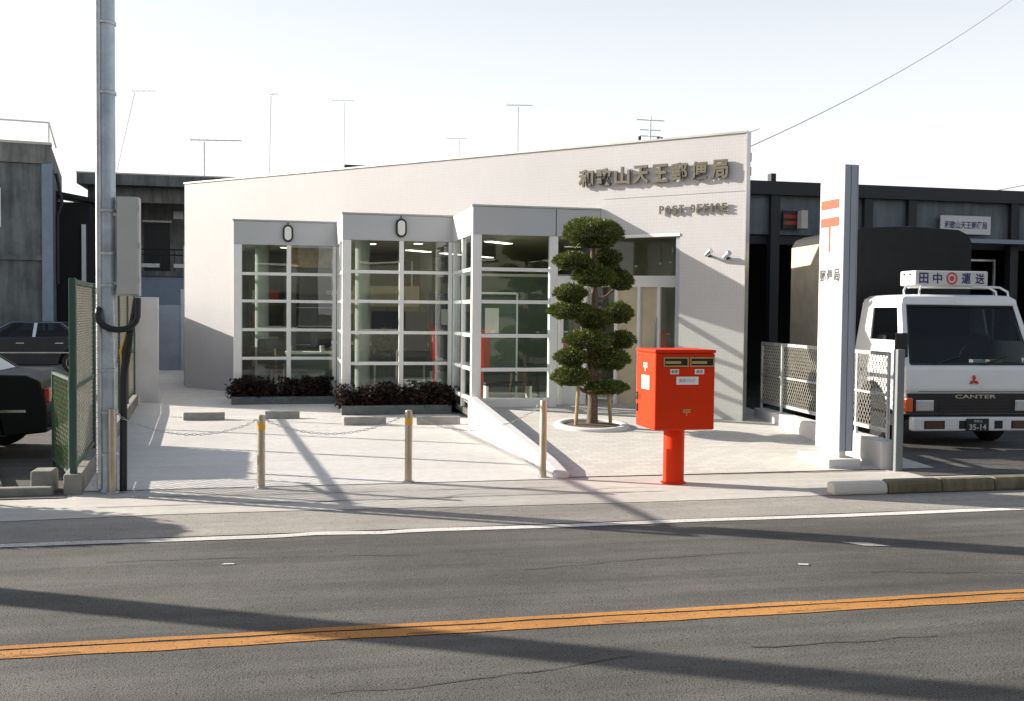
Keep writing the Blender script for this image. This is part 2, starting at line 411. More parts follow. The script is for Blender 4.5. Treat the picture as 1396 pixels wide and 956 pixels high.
# ------------------------------------------------------------------ ground
def zplaza(y): return max(0., .0485*(y-10.45))
b = B(); b.quad((-400, -300, -.02), (400, -300, -.02), (400, 900, -.02), (-400, 900, -.02))
structure(part('ground', b, 'earth'))
road = structure(part('road', B().quad((-80, -3, 0), (80, -3, 0), (80, 8.2, 0), (-80, 8.2, 0)), 'asphalt'))
def wavy(y0, amp, x0, x1, n, f, ph=0): return [(x0+(x1-x0)*i/n, y0+amp*math.sin(f*i+ph)+random.uniform(-amp, amp)*.35) for i in range(n+1)]
def strip(pts, wd, z, jit=0.):
    b = B(); vs = []; fs = []
    for i, (x, y) in enumerate(pts):
        vs += [(x, y-wd/2+random.uniform(-jit, jit), z), (x, y+wd/2+random.uniform(-jit, jit), z)]
    for i in range(len(pts)-1): fs.append((2*i, 2*i+2, 2*i+3, 2*i+1))
    return b.add(vs, fs)
wl = [(-60+i*.25, 8.1+.045*math.exp(-((-60+i*.25-.55)/.5)**2)*math.sin((-60+i*.25)*6)+.012*math.sin(i*.6)) for i in range(480)]
part('edge_line', strip(wl, .12, .0045, .006), 'linewhite', road)
ol = [(-40+i*.2, 0) for i in range(400)]
part('centre_line', strip([(x, 5.652+.004*math.sin(x*5)) for x, _ in ol], .06, .004, .007), 'lineorange', road)
part('centre_line', strip([(x, 5.53+.004*math.sin(x*4)) for x, _ in ol], .13, .004, .009), 'lineorange', road)
cr_ = []
x = -3.
random.seed(3)
b = B()
while x < 7:
    L = random.uniform(.15, .6); b2 = strip([(x+L*i/6, 5.50+random.uniform(-.045, .035)*.3) for i in range(7)], .008, .0085, .003); b.add(b2.v, b2.f); x += L+random.uniform(.4, 1.6)
stuff(part('paint_cracks', b, 'crack', road))
random.seed(14)
for (x_, y_, dx, dy, n_) in ((-1.2, 7.45, .16, -.012, 16), (1.6, 6.75, .14, .02, 14), (3.9, 6.25, .13, -.018, 15), (.2, 4.7, .12, .01, 14), (2.4, 4.95, .11, -.006, 12)):
    pts_ = []
    for i in range(n_):
        pts_.append((x_, y_)); x_ += dx*random.uniform(.6, 1.3); y_ += dy+random.uniform(-.03, .03)
    part('crack', strip(pts_, .009, .0035, .003), 'tar', road)
bp = B(); bp.add([(4.2, 7.13, .006), (4.31, 6.99, .006), (4.5, 6.93, .006), (4.4, 7.06, .006)], [(0, 1, 2, 3)])
part('faded_paint_patch', bp, 'linewhite', road)
bp = B(); bp.add([(3.52, 6.53, .006), (3.58, 6.5, .006), (3.6, 6.54, .006), (3.53, 6.56, .006)], [(0, 1, 2, 3)])
part('faded_paint_patch', bp, 'linewhite', road)
bp = B(); bp.add([(-.42, 7.24, .006), (-.33, 7.23, .006), (-.34, 7.26, .006), (-.4, 7.27, .006)], [(0, 1, 2, 3)])
part('faded_paint_patch', bp, 'linewhite', road)
random.seed(11)
n = 60
shpts = [(-30+60*i/n, 9.02+.06*math.sin(i*.9)+random.uniform(-.03, .03)) for i in range(n+1)]
b = B(); vs = []; fs = []
for i, (x, y) in enumerate(shpts): vs += [(x, 8.185, .004), (x, y+.4, .004)]
for i in range(n): fs.append((2*i, 2*i+2, 2*i+3, 2*i+1))
b.add(vs, fs); structure(part('road_shoulder', b, 'shoulder'))
b = B(); vs = []; fs = []
for i, (x, y) in enumerate(shpts): vs += [(x, y, .008), (x, 10.46, .008)]
for i in range(n): fs.append((2*i, 2*i+2, 2*i+3, 2*i+1))
b.add(vs, fs); walk = structure(part('sidewalk', b, 'pavement'))
# broken-edge joints that run across the sidewalk
part('joint', strip([(2.9+.12*i, 10.45+random.uniform(-.012, .012)-.004*i) for i in range(32)], .022, .0125, .007), 'crack', walk)
part('joint', strip([(-1.6+.15*i, 9.93+.02*math.sin(i*.4)-.012*i*.15) for i in range(30)], .014, .0125, .005), 'crack', walk)
part('joint', strip([(-1.6+.15*i, 9.48+.015*math.sin(i*.3)) for i in range(36)], .014, .0125, .005), 'crack', walk)
part('joint', strip([(-1.8+.15*i, 10.36+.006*math.sin(i*.8)) for i in range(32)], .016, .0125, .004), 'crack', walk)
# parking apron, rising a little at the back
b = B(); vs = []; fs = []
ys = [10.34, 12, 14, 16, 18, 19.5, 21, 23, 25, 28, 31]
for y in ys:
    z = .014+.0*(y-10)+.022*max(0, y-18.5)
    vs += [(-2.6-.03*(y-10), y, z), (2.86, y, z), (7.5, y, z)] if y > 16 else [(-2.0-.06*(y-10), y, z), (2.86, y, z), (2.87, y, z)]
for i in range(len(ys)-1):
    for k in (0, 1): fs.append((3*i+k, 3*i+k+1, 3*i+k+4, 3*i+k+3))
b.add(vs, fs); structure(part('parking_apron', b, 'concrete'))
b = B(); vs = []; fs = []
ys = [10.42+i*.5 for i in range(15)]
for y in ys: vs += [(2.86, y, .017+zplaza(y)), (7.3, y, .017+zplaza(y))]
for i in range(len(ys)-1): fs.append((2*i, 2*i+1, 2*i+3, 2*i+2))
b.add(vs, fs); structure(part('entrance_plaza', b, 'paver'))
# ground of the yards on both sides; dark asphalt stands in for their shade
structure(part('truck_yard', B().quad((6.8, 9.9, .016), (30, 9.9, .016), (30, 32, .016), (6.8, 32, .016)), 'asphalt'))
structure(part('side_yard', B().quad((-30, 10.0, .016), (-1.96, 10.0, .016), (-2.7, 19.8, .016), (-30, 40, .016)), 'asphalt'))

# ramp wall between parking and plaza
b = B(); n = 10; vs = []; fs = []
for i in range(n+1):
    y = 10.36+(15.62-10.36)*i/n
    zt = .12+(.44-.12)*i/n
    if i == 0: zt = .085
    vs += [(2.77, y, 0), (2.93, y, 0), (2.93, y, zt), (2.77, y, zt)]
for i in range(n):
    for k in range(4): fs.append((4*i+k, 4*i+4+k, 4*i+4+(k+1) % 4, 4*i+(k+1) % 4))
fs += [(0, 1, 2, 3), (4*n+3, 4*n+2, 4*n+1, 4*n)]
b.add(vs, fs)
tag(part('ramp_wall', b, 'wedge', bev=.025, fix=True), 'low white sloping wall between the parking apron and the plaza', 'wall')

# ------------------------------------------------------------------ post office
PO = thing('post_office', 'white angular post office with stepped glass bays and metal lettering', 'building', (2.2, 18.35, 0))
WX = 20.55; TH = .13; TOP = 4.4
def wpt(s, z, t): return (s-t*.7071, WX-s-t*.7071, z)      # s = X on the outer face, t>0 towards the street
XA, XB = -2.05, 6.57
pts = [(XA, -.05), (-.92, -.05), (-.92, 3.05), (4.9, 3.05), (4.9, 2.98), (5.85, 2.98), (5.85, 0), (XB, 0), (XB, TOP), (XA, TOP-.03)]
part('wall', B().prism(pts, wpt, 0, -TH), 'wall', PO, fix=True)
part('parapet_coping', B().prism([(XA-.01, TOP-.028), (XB+.012, TOP+.002), (XB+.012, TOP+.03), (XA-.01, TOP)], wpt, .018, -TH-.02), 'coping', PO, fix=True)
part('wall_joint', B().prism([(4.93, 3.548), (XB, 3.558), (XB, 3.568), (4.93, 3.558)], wpt, .004, -.01), 'greyink', PO, fix=True)
part('corner_trim', B().prism([(XB, .05), (XB+.012, .05), (XB+.012, TOP), (XB, TOP)], wpt, .01, -TH-.01), 'coping', PO, fix=True)
# side and back walls, roof
b = B(); b.box(XB-.1, XB+.1, 14.5, 25.2, 0, 3.1); part('side_wall', b, 'plaster', PO)
b = B(); b.box(XA-.05, XA+.15, 22.95, 25.2, 0, 3.1); part('side_wall', b, 'plaster', PO)
part('back_wall', B().box(XA, XB+.1, 25.2, 25.4, 0, 3.1), 'plaster', PO)
rf = [(XA+.3, 22.7), (XB-.05, 14.5), (XB-.05, 25.1), (XA+.3, 25.1)]
part('roof', B().prism(rf, lambda u, v, t: (u, v, t), 3.05, 3.18), 'oldconc2', PO, fix=True)
# inner lining
flo = [(-.85, 19.62), (.98, 19.62), (.98, 17.68), (2.86, 17.68), (2.86, 15.72), (4.9, 15.72), (5.8, 14.82), (6.4, 14.5), (6.4, 24.9), (-.85, 24.9)]
part('interior_floor', B().prism(flo, lambda u, v, t: (u, v, t), .1, .2), 'intfloor', PO, fix=True)
part('ceiling', B().prism(flo, lambda u, v, t: (u, v, t), 2.99, 3.04), 'ceiling', PO, fix=True)
b = B(); b.box(-.9, 6.4, 23.2, 23.3, .2, 2.99); part('interior_wall', b, 'interior', PO)
b = B(); b.box(6.3, 6.4, 14.9, 23.2, .2, 2.99); part('interior_wall', b, 'interior', PO)
b = B(); b.box(-.98, -.9, 21.6, 23.3, .2, 2.99); part('interior_wall', b, 'interior', PO)

BAYS = [(-.92, .955, 19.55), (.95, 2.84, 17.6), (2.83, 4.88, 15.65)]
ZF0, ZF1 = 2.955, 3.385
ROWS = [.38, .855, 1.385, 1.915, 2.42]
FW = .055     # frame bar width
def bar(x0, x1, y0, y1, z0, z1, name='mullion'): return part(name, B().box(x0, x1, y0, y1, z0, z1), 'frame', PO, bev=.006, seg=1)
for k, (x0, x1, yf) in enumerate(BAYS):
    yback = WX-x0+.05 if k == 0 else BAYS[k-1][2]
    # fascia: front and left return
    part('fascia', B().box(x0, x1, yf, yf+.12, ZF0, ZF1), 'fascia', PO, bev=.008, seg=1)
    part('fascia_return', B().box(x0+.001, x0+.12, yf+.121, yback-.002, ZF0+.001, ZF1-.001), 'plaster', PO)
    part('fascia_cap', B().box(x0-.015, x1+.0, yf-.015, yf+.14, ZF1+.002, ZF1+.028), 'coping', PO)
    rp = [(x0+.121, yf+.121), (x1-.001, yf+.121), (x1-.001, WX-x1-.01), (x0+.121, WX-x0-.13)]
    part('bay_roof', B().prism(rp, lambda u, v, t: (u, v, t), 3.2, 3.3), 'oldconc2', PO, fix=True)
    yg = yf+.03                                   # glazing plane
    zb = .2
    if k < 2: cols = [x0+.02, (x0+x1)/2-.0, x1-.0]
    else: cols = [x0+.02, 4.1]
    rows = ROWS if k == 2 else ROWS[1:]
    # posts
    wpost = .15
    part('post', B().box(x0, x0+wpost, yf+.005, yf+.125, 0 if k < 2 else .2, ZF0-.001), 'frame', PO, bev=.01)
    if k < 2:
        part('post', B().box(x1-.07, x1-.004, yf+.01, yf+.1, 0, ZF0-.001), 'frame', PO, bev=.006)
        xm = (x0+x1)/2+.06
        part('mullion', B().box(xm-.04, xm+.04, yf+.012, yf+.092, .15, ZF0-.001), 'frame', PO, bev=.006)
        bays = [(x0+wpost, xm-.04), (xm+.04, x1-.07)]
    else:
        part('post', B().box(4.07, 4.2, yf+.005, yf+.125, .2, ZF0-.001), 'frame', PO, bev=.008)
        bays = [(x0+wpost, 4.07)]
    for i, (a, c) in enumerate(bays):
        zs = [.2]+rows+[ZF0] if k == 2 else [.18]+rows+[ZF0]
        for z in rows:
            bar(a+.001, c-.001, yf+.016, yf+.09, z-FW/2, z+FW/2, 'transom')
        for j in range(len(zs)-1):
            part('pane', B().box(a-.008, c+.008, yf+.048, yf+.058, zs[j]+(.028 if j else 0), zs[j+1]-.028 if j < len(zs)-2 else zs[j+1]-.002), 'glass', PO)
    # glazed left return
    ya, yb = yf+.125, yback
    if yb-ya > .4:
        nm = 2
        for q in range(1, nm+1):
            yy = ya+(yb-ya)*q/nm
            yy = min(yy, yb-.035)
            part('mullion', B().box(x0+.01, x0+.08, yy-.03, yy+.03, .2, ZF0-.001), 'frame', PO, bev=.005, seg=1)
        yprev = ya
        for q in range(1, nm+1):
            yy = min(ya+(yb-ya)*q/nm, yb-.035)
            for z in (ROWS if k == 2 else ROWS[1:]):
                part('transom', B().box(x0+.014, x0+.076, yprev+.001, yy-.031, z-FW/2, z+FW/2), 'frame', PO, bev=.005, seg=1)
            part('pane', B().box(x0+.04, x0+.05, yprev, yy-.03, .2, ZF0-.002), 'glass', PO)
            yprev = yy+.03
    # floor plinth under the glazing
    if k == 2: part('plinth', B().box(x0+.1, 4.2, yf+.02, yf+.11, .02, .355), 'frame', PO)
    else: part('plinth', B().box(x0+.02, x1-.004, yf+.105, yf+.16, 0, .3), 'frame', PO)
part('fascia_seam', B().box(4.155, 4.165, 15.644, 15.66, ZF0+.003, ZF1-.003), 'ink', PO)
# curtain strips tied back at the inner left of bays
for (xx, yy) in ((-.42, 20.2), (.12, 22.4), (1.34, 18.25), (2.9, 21.5)):
    part('column', B().lathe([(.13, .2), (.13, 2.99)], (xx, yy, 0), 18), 'teal', PO, smooth=True)

# oval bulkhead lamps on the fascias
for (xl, yl) in ((.06, 19.55), (1.94, 17.6)):
    def oval(rx, rz, n=28): return [(rx*math.cos(2*math.pi*i/n), rz*math.sin(2*math.pi*i/n) + (.06 if math.sin(2*math.pi*i/n) > 0 else -.06)) for i in range(n)]
    L_ = part('bulkhead_lamp', B().prism(oval(.095, .1), lambda u, v, t: (xl+u, yl+t, 3.17+v), -.05, -.002), 'lamp_black', PO, fix=True)
    part('lamp_glass', B().prism(oval(.062, .066), lambda u, v, t: (xl+u, yl+t, 3.17+v), -.075, -.051), 'lamp_glass', L_, fix=True)
    part('lamp_conduit', B().box(xl-.008, xl+.008, yl-.012, yl-.002, 3.332, 3.382), 'lamp_black', L_)

# metal lettering standing off the wall
r45 = (.7071, -.7071, 0)
s0, s1 = 4.72, 6.30
chars = '和歌山天王郵便局'
for i, ch in enumerate(chars):
    s = s0+(s1-s0)*i/(len(chars)-1)
    put_text('letter', ch, .3, wpt(s, 3.895, .05), r45, 'letter', PO, extrude=.02, offset=.009, fit=(.265, .275))
po = 'POST OFFICE'; pw = []
xx = 5.62
for ch in po:
    if ch == ' ': xx += .055; continue
    wd = .03 if ch == 'I' else .064
    put_text('letter', ch, .14, wpt(xx+wd/2*.7, 3.335, .035), r45, 'letter', PO, extrude=.012, offset=.003, fit=(wd*1.15, .125))
    xx += wd*.75+.0275
# two small spotlights on the wall
for s, z in ((6.2, 2.62), (6.4, 2.585)):
    sp = part('spotlight', B().tube([wpt(s, z, 0), wpt(s, z, .05), wpt(s, z-.01, .07)], [.022, .02, .02], 8), 'lamp_black', PO)
    part('spot_head', B().tube([wpt(s-.03, z+.005, .08), wpt(s+.02, z+.05, .12), wpt(s+.045, z+.07, .14)], [.024, .035, .04], 10), 'chrome', sp)
# red postal bars projecting past the corner
for z in (4.08, 3.87):
    part('side_sign_bar', B().box(6.68, 6.735, 14.15, 14.5, z-.065, z+.065), 'orange_mark', PO)

# entrance recess: curved transom band, doors
def epl(s, z, t): return (s-t*.7071, WX+1.15-s-t*.7071, z)
part('soffit_trim', B().prism([(4.9, 2.935), (5.85, 2.935), (5.85, 2.978), (4.9, 2.978)], wpt, .012, -TH), 'frame', PO, fix=True)
part('door_jamb', B().prism([(5.85-.05, .2), (5.85, .2), (5.85, 2.93), (5.85-.05, 2.93)], wpt, -.02, -TH-.5), 'grey', PO, fix=True)
arc = []
for i in range(13):
    u = i/12; s = 4.55+1.75*u; arc.append((s, .42*math.sin(math.pi*u)))
b = B(); vs = []; fs = []
for s, t in arc:
    p0 = epl(s, 2.18, t+.0); p1 = epl(s, 2.18, t-.12)
    vs += [p0, p1, (p1[0], p1[1], 2.36), (p0[0], p0[1], 2.36)]
for i in range(12):
    for q in range(4): fs.append((4*i+q, 4*i+4+q, 4*i+4+(q+1) % 4, 4*i+(q+1) % 4))
b.add(vs, fs); part('curved_door_header', b, 'frame', PO, smooth=True, fix=True)
b = B(); vs = []; fs = []
for s, t in arc: p0 = epl(s, 2.36, t-.06); vs += [p0, (p0[0], p0[1], 2.97)]
for i in range(12): fs.append((2*i, 2*i+2, 2*i+3, 2*i+1))
part('transom_pane', b.add(vs, fs), 'glass', PO)
for (u0, u1) in ((0., .3), (.3, .55), (.82, 1.)):
    b = B(); vs = []; fs = []
    for i in range(5):
        u = u0+(u1-u0)*i/4; p0 = epl(4.55+1.75*u, .2, .42*math.sin(math.pi*u)-.06); vs += [(p0[0], p0[1], .24), (p0[0], p0[1], 2.18)]
    for i in range(4): fs.append((2*i, 2*i+2, 2*i+3, 2*i+1))
    dr = part('door_pane', b.add(vs, fs), 'glass', PO)
for u in (0.02, .3, .55, .7, .82, .97):
    p0 = epl(4.55+1.75*u, .2, .42*math.sin(math.pi*u)-.06)
    part('door_stile', B().tube([(p0[0], p0[1], .2), (p0[0], p0[1], 2.18)], .035 if u > .1 else .06, 6), 'frame', PO)
b = B(); vs = []; fs = []
for i in range(4):
    u = .56+.25*i/3; p0 = epl(4.55+1.75*u, .2, .42*math.sin(math.pi*u)-.07); vs += [(p0[0], p0[1], .2), (p0[0], p0[1], 2.18)]
for i in range(3): fs.append((2*i, 2*i+2, 2*i+3, 2*i+1))
part('entrance_panel', b.add(vs, fs), 'beige', PO)
p0 = epl(5.95, 1.2, .2)
part('door_handle', B().box(p0[0]-.012, p0[0]+.012, p0[1]-.03, p0[1]-.005, .9, 1.7), 'chrome', PO)
part('entrance_step', B().prism([(4.2, 15.66), (4.88, 15.66), (5.84, 14.72), (5.84, 15.5), (4.2, 17)], lambda u, v, t: (u, v, t), .06, .215), 'block', PO, fix=True)
part('entrance_side_frame', B().box(4.2, 4.75, 15.9, 15.95, .22, .62), 'frame', PO)
bar(4.2, 4.86, 15.86, 15.93, 2.2, 2.34, 'transom')
part('pane', B().box(4.2, 4.86, 15.88, 15.89, .62, 2.2), 'glass', PO)
bar(4.28, 4.36, 15.87, 15.93, .22, 2.2)

# ceiling lights (lit) inside
for i, (xx, yy, rot) in enumerate([(.0, 20.6, 0), (1.55, 18.9, 0), (2.35, 18.5, 0), (3.6, 17.4, 45), (2.6, 20.4, 45), (3.4, 21.2, 45), (4.2, 22.0, 45), (.6, 22.1, 45)]):
    t_ = thing('ceiling_light', ['round lit ceiling lamp behind the leftmost glass bay', 'round lit ceiling lamp at left inside the middle bay', 'round lit ceiling lamp at right inside the middle bay', 'long lit ceiling lamp above the bay beside the entrance', 'long lit ceiling lamp deep in the hall, nearest the middle bay', 'long lit ceiling lamp deep in the hall, second behind the middle bay', 'long lit ceiling lamp deepest in the hall', 'long lit ceiling lamp near the rear wall behind the leftmost bay'][i], 'lamp', (xx, yy, 2.985), R(rot), 'ceiling lights in the hall')
    if i < 3:
        part('housing', B().lathe([(.1, -.012), (.1, 0)], (0, 0, 0), 20), 'white', t_, False)
        part('diffuser', B().lathe([(.08, -.02), (.08, -.0125)], (0, 0, 0), 20), 'light', t_, False)
    else:
        part('housing', B().box(-.34, .34, -.1, .1, -.03, 0), 'white', t_, False)
        part('diffuser', B().box(-.32, .32, -.08, .08, -.04, -.0305), 'light', t_, False)

# furnishings seen through the glass
def fbox(name, label, cat, mt, *d, bev=.01): return tag(part(name, B().box(*d), mt, bev=bev), label, cat)
t_ = thing('counter', 'long post counter with green front behind the middle bay', 'counter', (2.3, 21, .2), -R(45))
part('counter_front', B().box(-2, 2, -.25, .25, 0, .85), 'green_wall', t_, False)
part('counter_top', B().box(-2.05, 2.05, -.32, .32, .851, .9), 'paper', t_, False, bev=.01)
t_ = thing('counter_sign', 'beige board hanging over the post counter', 'board', (2.05, 21.4, 1.85), -R(30))
part('board', B().box(-.75, .75, -.02, .02, 0, .42), 'beige', t_, False)
part('hanger', B().box(-.6, -.57, -.01, .01, .421, .935), 'steel', t_, False); part('hanger', B().box(.57, .6, -.01, .01, .421, .935), 'steel', t_, False)
t_ = thing('notice_board', 'dark blue notice board inside the middle bay', 'board', (2.2, 20.1, .2), -R(8))
part('panel', B().box(-.55, .55, -.02, .02, .55, 1.55), 'navy', t_, False); part('leg', B().box(-.5, -.46, -.02, .02, 0, .549), 'steel', t_, False); part('leg', B().box(.46, .5, -.02, .02, 0, .549), 'steel', t_, False)
t_ = thing('notice_board', 'navy display board by the red panel in the middle bay', 'board', (3.15, 19.6, .2), -R(20))
part('panel', B().box(-.45, .4, -.02, .02, .4, 1.9), 'navy', t_, False); part('leg', B().box(-.42, -.38, -.02, .02, 0, .399), 'steel', t_, False); part('leg', B().box(.32, .36, -.02, .02, 0, .399), 'steel', t_, False)
part('notice', B().box(-.2, .05, -.026, -.021, 1.3, 1.6), 'paper', t_, False); part('notice', B().box(-.05, .3, -.026, -.021, 1.62, 1.72), 'redb', t_, False)
fbox('red_panel', 'tall red panel standing inside the middle bay', 'panel', 'redb', 2.62, 2.7, 18.4, 18.44, .2, 1.42)
fbox('red_panel', 'red panel behind the glass beside the corner post near the entrance', 'panel', 'redb', 2.99, 3.1, 16.05, 16.09, .2, 1.4)
fbox('red_panel', 'small red panel behind the topiary tree', 'panel', 'redb', 4.5, 4.68, 16.3, 16.34, .98, 1.3)
t_ = thing('display_rack', 'white framed display rack behind the glass beside the entrance', 'rack', (3.35, 16.75, .2), -R(6))
for xx in (-.35, .42): part('upright', B().box(xx, xx+.03, -.015, .015, 0, 1.87), 'frame', t_, False)
for zz in (.18, 1.85): part('rail', B().box(-.319, .419, -.014, .014, zz, zz+.035), 'frame', t_, False)
part('panel', B().box(-.318, .418, -.006, .006, .6, 1.8), 'green_wall', t_, False)
part('poster', B().box(-.1, .13, -.012, -.0065, 1.2, 1.62), 'paper', t_, False)
part('shelf', B().box(-.318, .418, -.2, .0, .52, .545), 'dark', t_, False)
t_ = thing('wall_poster', 'row of colourful posters on the hall wall behind the entrance bay', 'poster', (6.28, 17.5, 1.2), 0)
for i, (c, yy) in enumerate((('beige', 0), ('redb', .6), ('paper', 1.2), ('teal', 1.9))): part('sheet', B().box(-.01, .0, yy, yy+.42, 0, .6), c, t_, False)
t_ = thing('partition', 'green partition wall behind the bay next to the entrance', 'partition', (4.2, 18.2, .2), -R(10))
part('panel', B().box(-1.3, .9, 0, .05, 0, 2.2), 'green_wall', t_, False); part('cap', B().box(-1.32, .92, -.01, .06, 2.201, 2.25), 'frame', t_, False)
t_ = thing('office_chair', 'black office chair at the desk in the leftmost bay', 'chair', (-.25, 20.3, .2))
part('seat', B().box(-.24, .24, -.22, .22, .42, .5), 'dark', t_, False, bev=.03); part('backrest', B().box(-.26, .26, -.26, -.19, .52, 1.0), 'dark', t_, False, bev=.04)
part('stem', B().tube([(0, 0, .05), (0, 0, .419)], .025, 8), 'steel', t_, False)
for i in range(5):
    a = i*2*math.pi/5; part('foot', B().tube([(.04*math.cos(a), .04*math.sin(a), .05), (.27*math.cos(a), .27*math.sin(a), .025)], .022, 6), 'dark', t_, False)
t_ = thing('desk', 'pale office desk inside the leftmost bay', 'desk', (.55, 20.7, .2))
part('desk_top', B().box(-.6, .4, -.35, .35, .7, .74), 'paper', t_, False)
for xx in (-.58, .36):
    for yy in (-.33, .3): part('leg', B().box(xx, xx+.03, yy, yy+.03, 0, .699), 'steel', t_, False)
part('modesty_panel', B().box(-.549, .359, -.32, -.31, .2, .699), 'green_wall', t_, False)
for i, (xx, yy) in enumerate(((.0, 20.45), (.62, 20.42))):
    tag(part('cup', B().lathe([(.035, .941), (.045, .96), (.05, 1.06), (.04, 1.065)], (xx+.1, yy, 0), 12), 'white', smooth=True), ['white cup at the middle mullion of the leftmost bay', 'white cup on the right half of the desk in the leftmost bay'][i], 'cup')
t_ = thing('monitor', 'dark computer monitor on the desk in the leftmost bay', 'monitor', (.75, 20.85, .94))
part('screen', B().box(-.24, .16, -.02, .02, .08, .42), 'dark', t_, False, bev=.01); part('stand', B().box(-.08, .02, -.04, .04, 0, .079), 'dark', t_, False)
t_ = thing('cabinet', 'dark filing cabinet against the rear wall of the hall', 'cabinet', (.7, 22.9, .2)); part('carcass', B().box(-.5, .5, -.25, .25, 0, 1.9), 'dark', t_, False)
for zz in (.4, .8, 1.2, 1.6): part('drawer_line', B().box(-.48, .48, -.256, -.251, zz, zz+.02), 'steel', t_, False)
t_ = thing('cabinet', 'pale cupboard against the rear wall beside the dark filing cabinet', 'cabinet', (2.2, 22.9, .2)); part('carcass', B().box(-.7, .7, -.25, .25, 0, 1.7), 'beige', t_, False); part('door_gap', B().box(-.005, .005, -.256, -.251, .05, 1.65), 'ink', t_, False)

t_ = thing('shelf_unit', 'brown open shelf with boxes on the rear wall of the hall', 'shelf', (-.2, 22.95, .2))
for xx in (-.55, .53): part('upright', B().box(xx, xx+.03, -.2, .2, 0, 2.2), 'stake', t_, False)
for zz in (.3, .75, 1.2, 1.65, 2.15): part('shelf', B().box(-.519, .529, -.2, .2, zz, zz+.025), 'stake', t_, False)
random.seed(31)
for i in range(12):
    zz = (.326, .776, 1.226, 1.676)[i % 4]; xx = -.48+.33*(i//4); h_ = random.uniform(.18, .36)
    tag(part('box', B().box(xx-.2, xx+.03, 22.78, 23.0, .2+zz, .2+zz+h_), ('beige', 'dark', 'redb', 'paper', 'navy')[i % 5]), ['%s box on the %s shelf of the brown shelf unit, %s' % (('beige', 'black', 'red', 'white', 'navy')[i % 5], ('lowest', 'second', 'third', 'top')[i % 4], ('left end', 'middle', 'right end')[i//4])][0], 'box', 'boxes on the brown shelf')
t_ = thing('potted_plant', 'dark potted house plant inside the middle bay', 'plant', (1.75, 18.7, .2))
part('pot', B().lathe([(.1, 0), (.14, .26), (.15, .28), (.13, .28)], (0, 0, 0), 16), 'dark', t_, False, smooth=True)
part('stem', B().tube([(0, 0, .25), (.02, 0, .6), (0, .02, .9)], .014, 6), 'bark', t_, False)
b = B()
for q in range(160):
    c = Vector((random.gauss(0, .16), random.gauss(0, .16), random.uniform(.7, 1.25))); d1 = Vector((random.uniform(-1, 1), random.uniform(-1, 1), random.uniform(-.4, .5))).normalized(); d2 = d1.cross(Vector((0, .3, 1))).normalized(); sz = random.uniform(.05, .09)
    b.add([c-d1*sz, c+d2*sz*.3, c+d1*sz, c-d2*sz*.3], [(0, 1, 2, 3)])
stuff(part('leaves', b, 'pine', t_, False))
t_ = thing('hanging_blind', 'brown rolled blind high inside the leftmost bay', 'blind', (.5, 20.05, 2.45))
part('cloth', B().box(-.42, .4, -.01, .01, .12, .5), 'stake', t_, False); part('roll', B().tube([(-.44, 0, .52), (.42, 0, .52)], .03, 8), 'frame', t_, False)
t_ = thing('bench', 'low dark waiting bench behind the glass beside the entrance', 'bench', (3.55, 16.35, .2))
part('seat', B().box(-.4, .42, -.18, .18, .36, .42), 'dark', t_, False, bev=.02)
for xx in (-.36, .36): part('leg', B().box(xx-.02, xx+.02, -.15, .15, 0, .359), 'frame', t_, False)
for i, (xx, zz, w_, h_, m_) in enumerate(((.9, 2.1, .6, .5, 'paper'), (2.6, 2.2, .5, .6, 'redb'), (3.5, 2.0, .6, .8, 'beige'), (4.4, 2.15, .5, .5, 'teal'), (5.3, 2.0, .7, .7, 'paper'))):
    tag(part('poster', B().box(xx, xx+w_, 23.18, 23.195, zz-.4, zz-.4+h_), m_), ['white poster on the hall rear wall above the dark cabinet', 'red poster on the hall rear wall', 'tall beige poster on the hall rear wall', 'grey-green poster on the hall rear wall', 'large white poster on the hall rear wall behind the entrance'][i], 'poster', 'posters on the hall rear wall')

# planters under the first two bays, with dark red shrubs
for i, (x0, x1, yf) in enumerate(BAYS[:2]):
    pl = thing('planter', ['dark tiled planter box under the leftmost glass bay', 'dark tiled planter box under the middle glass bay'][i], 'planter', ((x0+x1)/2, yf-.18, 0), 0, 'planter boxes under the bays')
    b = B(); a0, a1, b0, b1 = x0-.02, x1-.06, yf-.36, yf-.005
    b.box(a0, a1, b0, b0+.07, 0, .17); b.box(a0, a0+.07, b0+.071, b1, 0, .169); b.box(a1-.07, a1, b0+.071, b1, 0, .169)
    part('box', b, 'planter', pl)
    nt_ = 30
    for q in range(nt_):
        xa = a0+(a1-a0)*q/nt_
        part('tile', B().box(xa+.004, xa+(a1-a0)/nt_-.004, b0-.008, b0-.001, .004, .165), 'planter', pl)
    part('soil', B().box(a0+.071, a1-.071, b0+.071, b1-.002, .02, .13), 'soil', pl)
    random.seed(20+i); b = B()
    for q in range(44):
        cx = random.uniform(a0+.03, a1-.03); cy = random.uniform(b0+.08, b1-.08); hh = random.uniform(.22, .42)
        for l in range(130):
            a = random.uniform(0, 6.28); rr = random.uniform(0, .17); zz = .12+hh*random.uniform(.05, 1); sz = random.uniform(.022, .048)
            c = Vector((cx+rr*math.cos(a), cy+rr*math.sin(a)*.8, zz)); d1 = Vector((random.uniform(-1, 1), random.uniform(-1, 1), random.uniform(-.3, 1))).normalized(); d2 = d1.cross(Vector((random.uniform(-1, 1), random.uniform(-1, 1), random.uniform(-1, 1)))).normalized()
            b.add([c-d1*sz, c+d2*sz*.5, c+d1*sz, c-d2*sz*.5], [(0, 1, 2, 3)])
    o = stuff(part('low_shrubs', b, 'shrub')); tag(o, ['dark reddish shrubs in the planter of the leftmost bay', 'dark reddish shrubs in the planter of the middle bay'][i], 'shrubs')

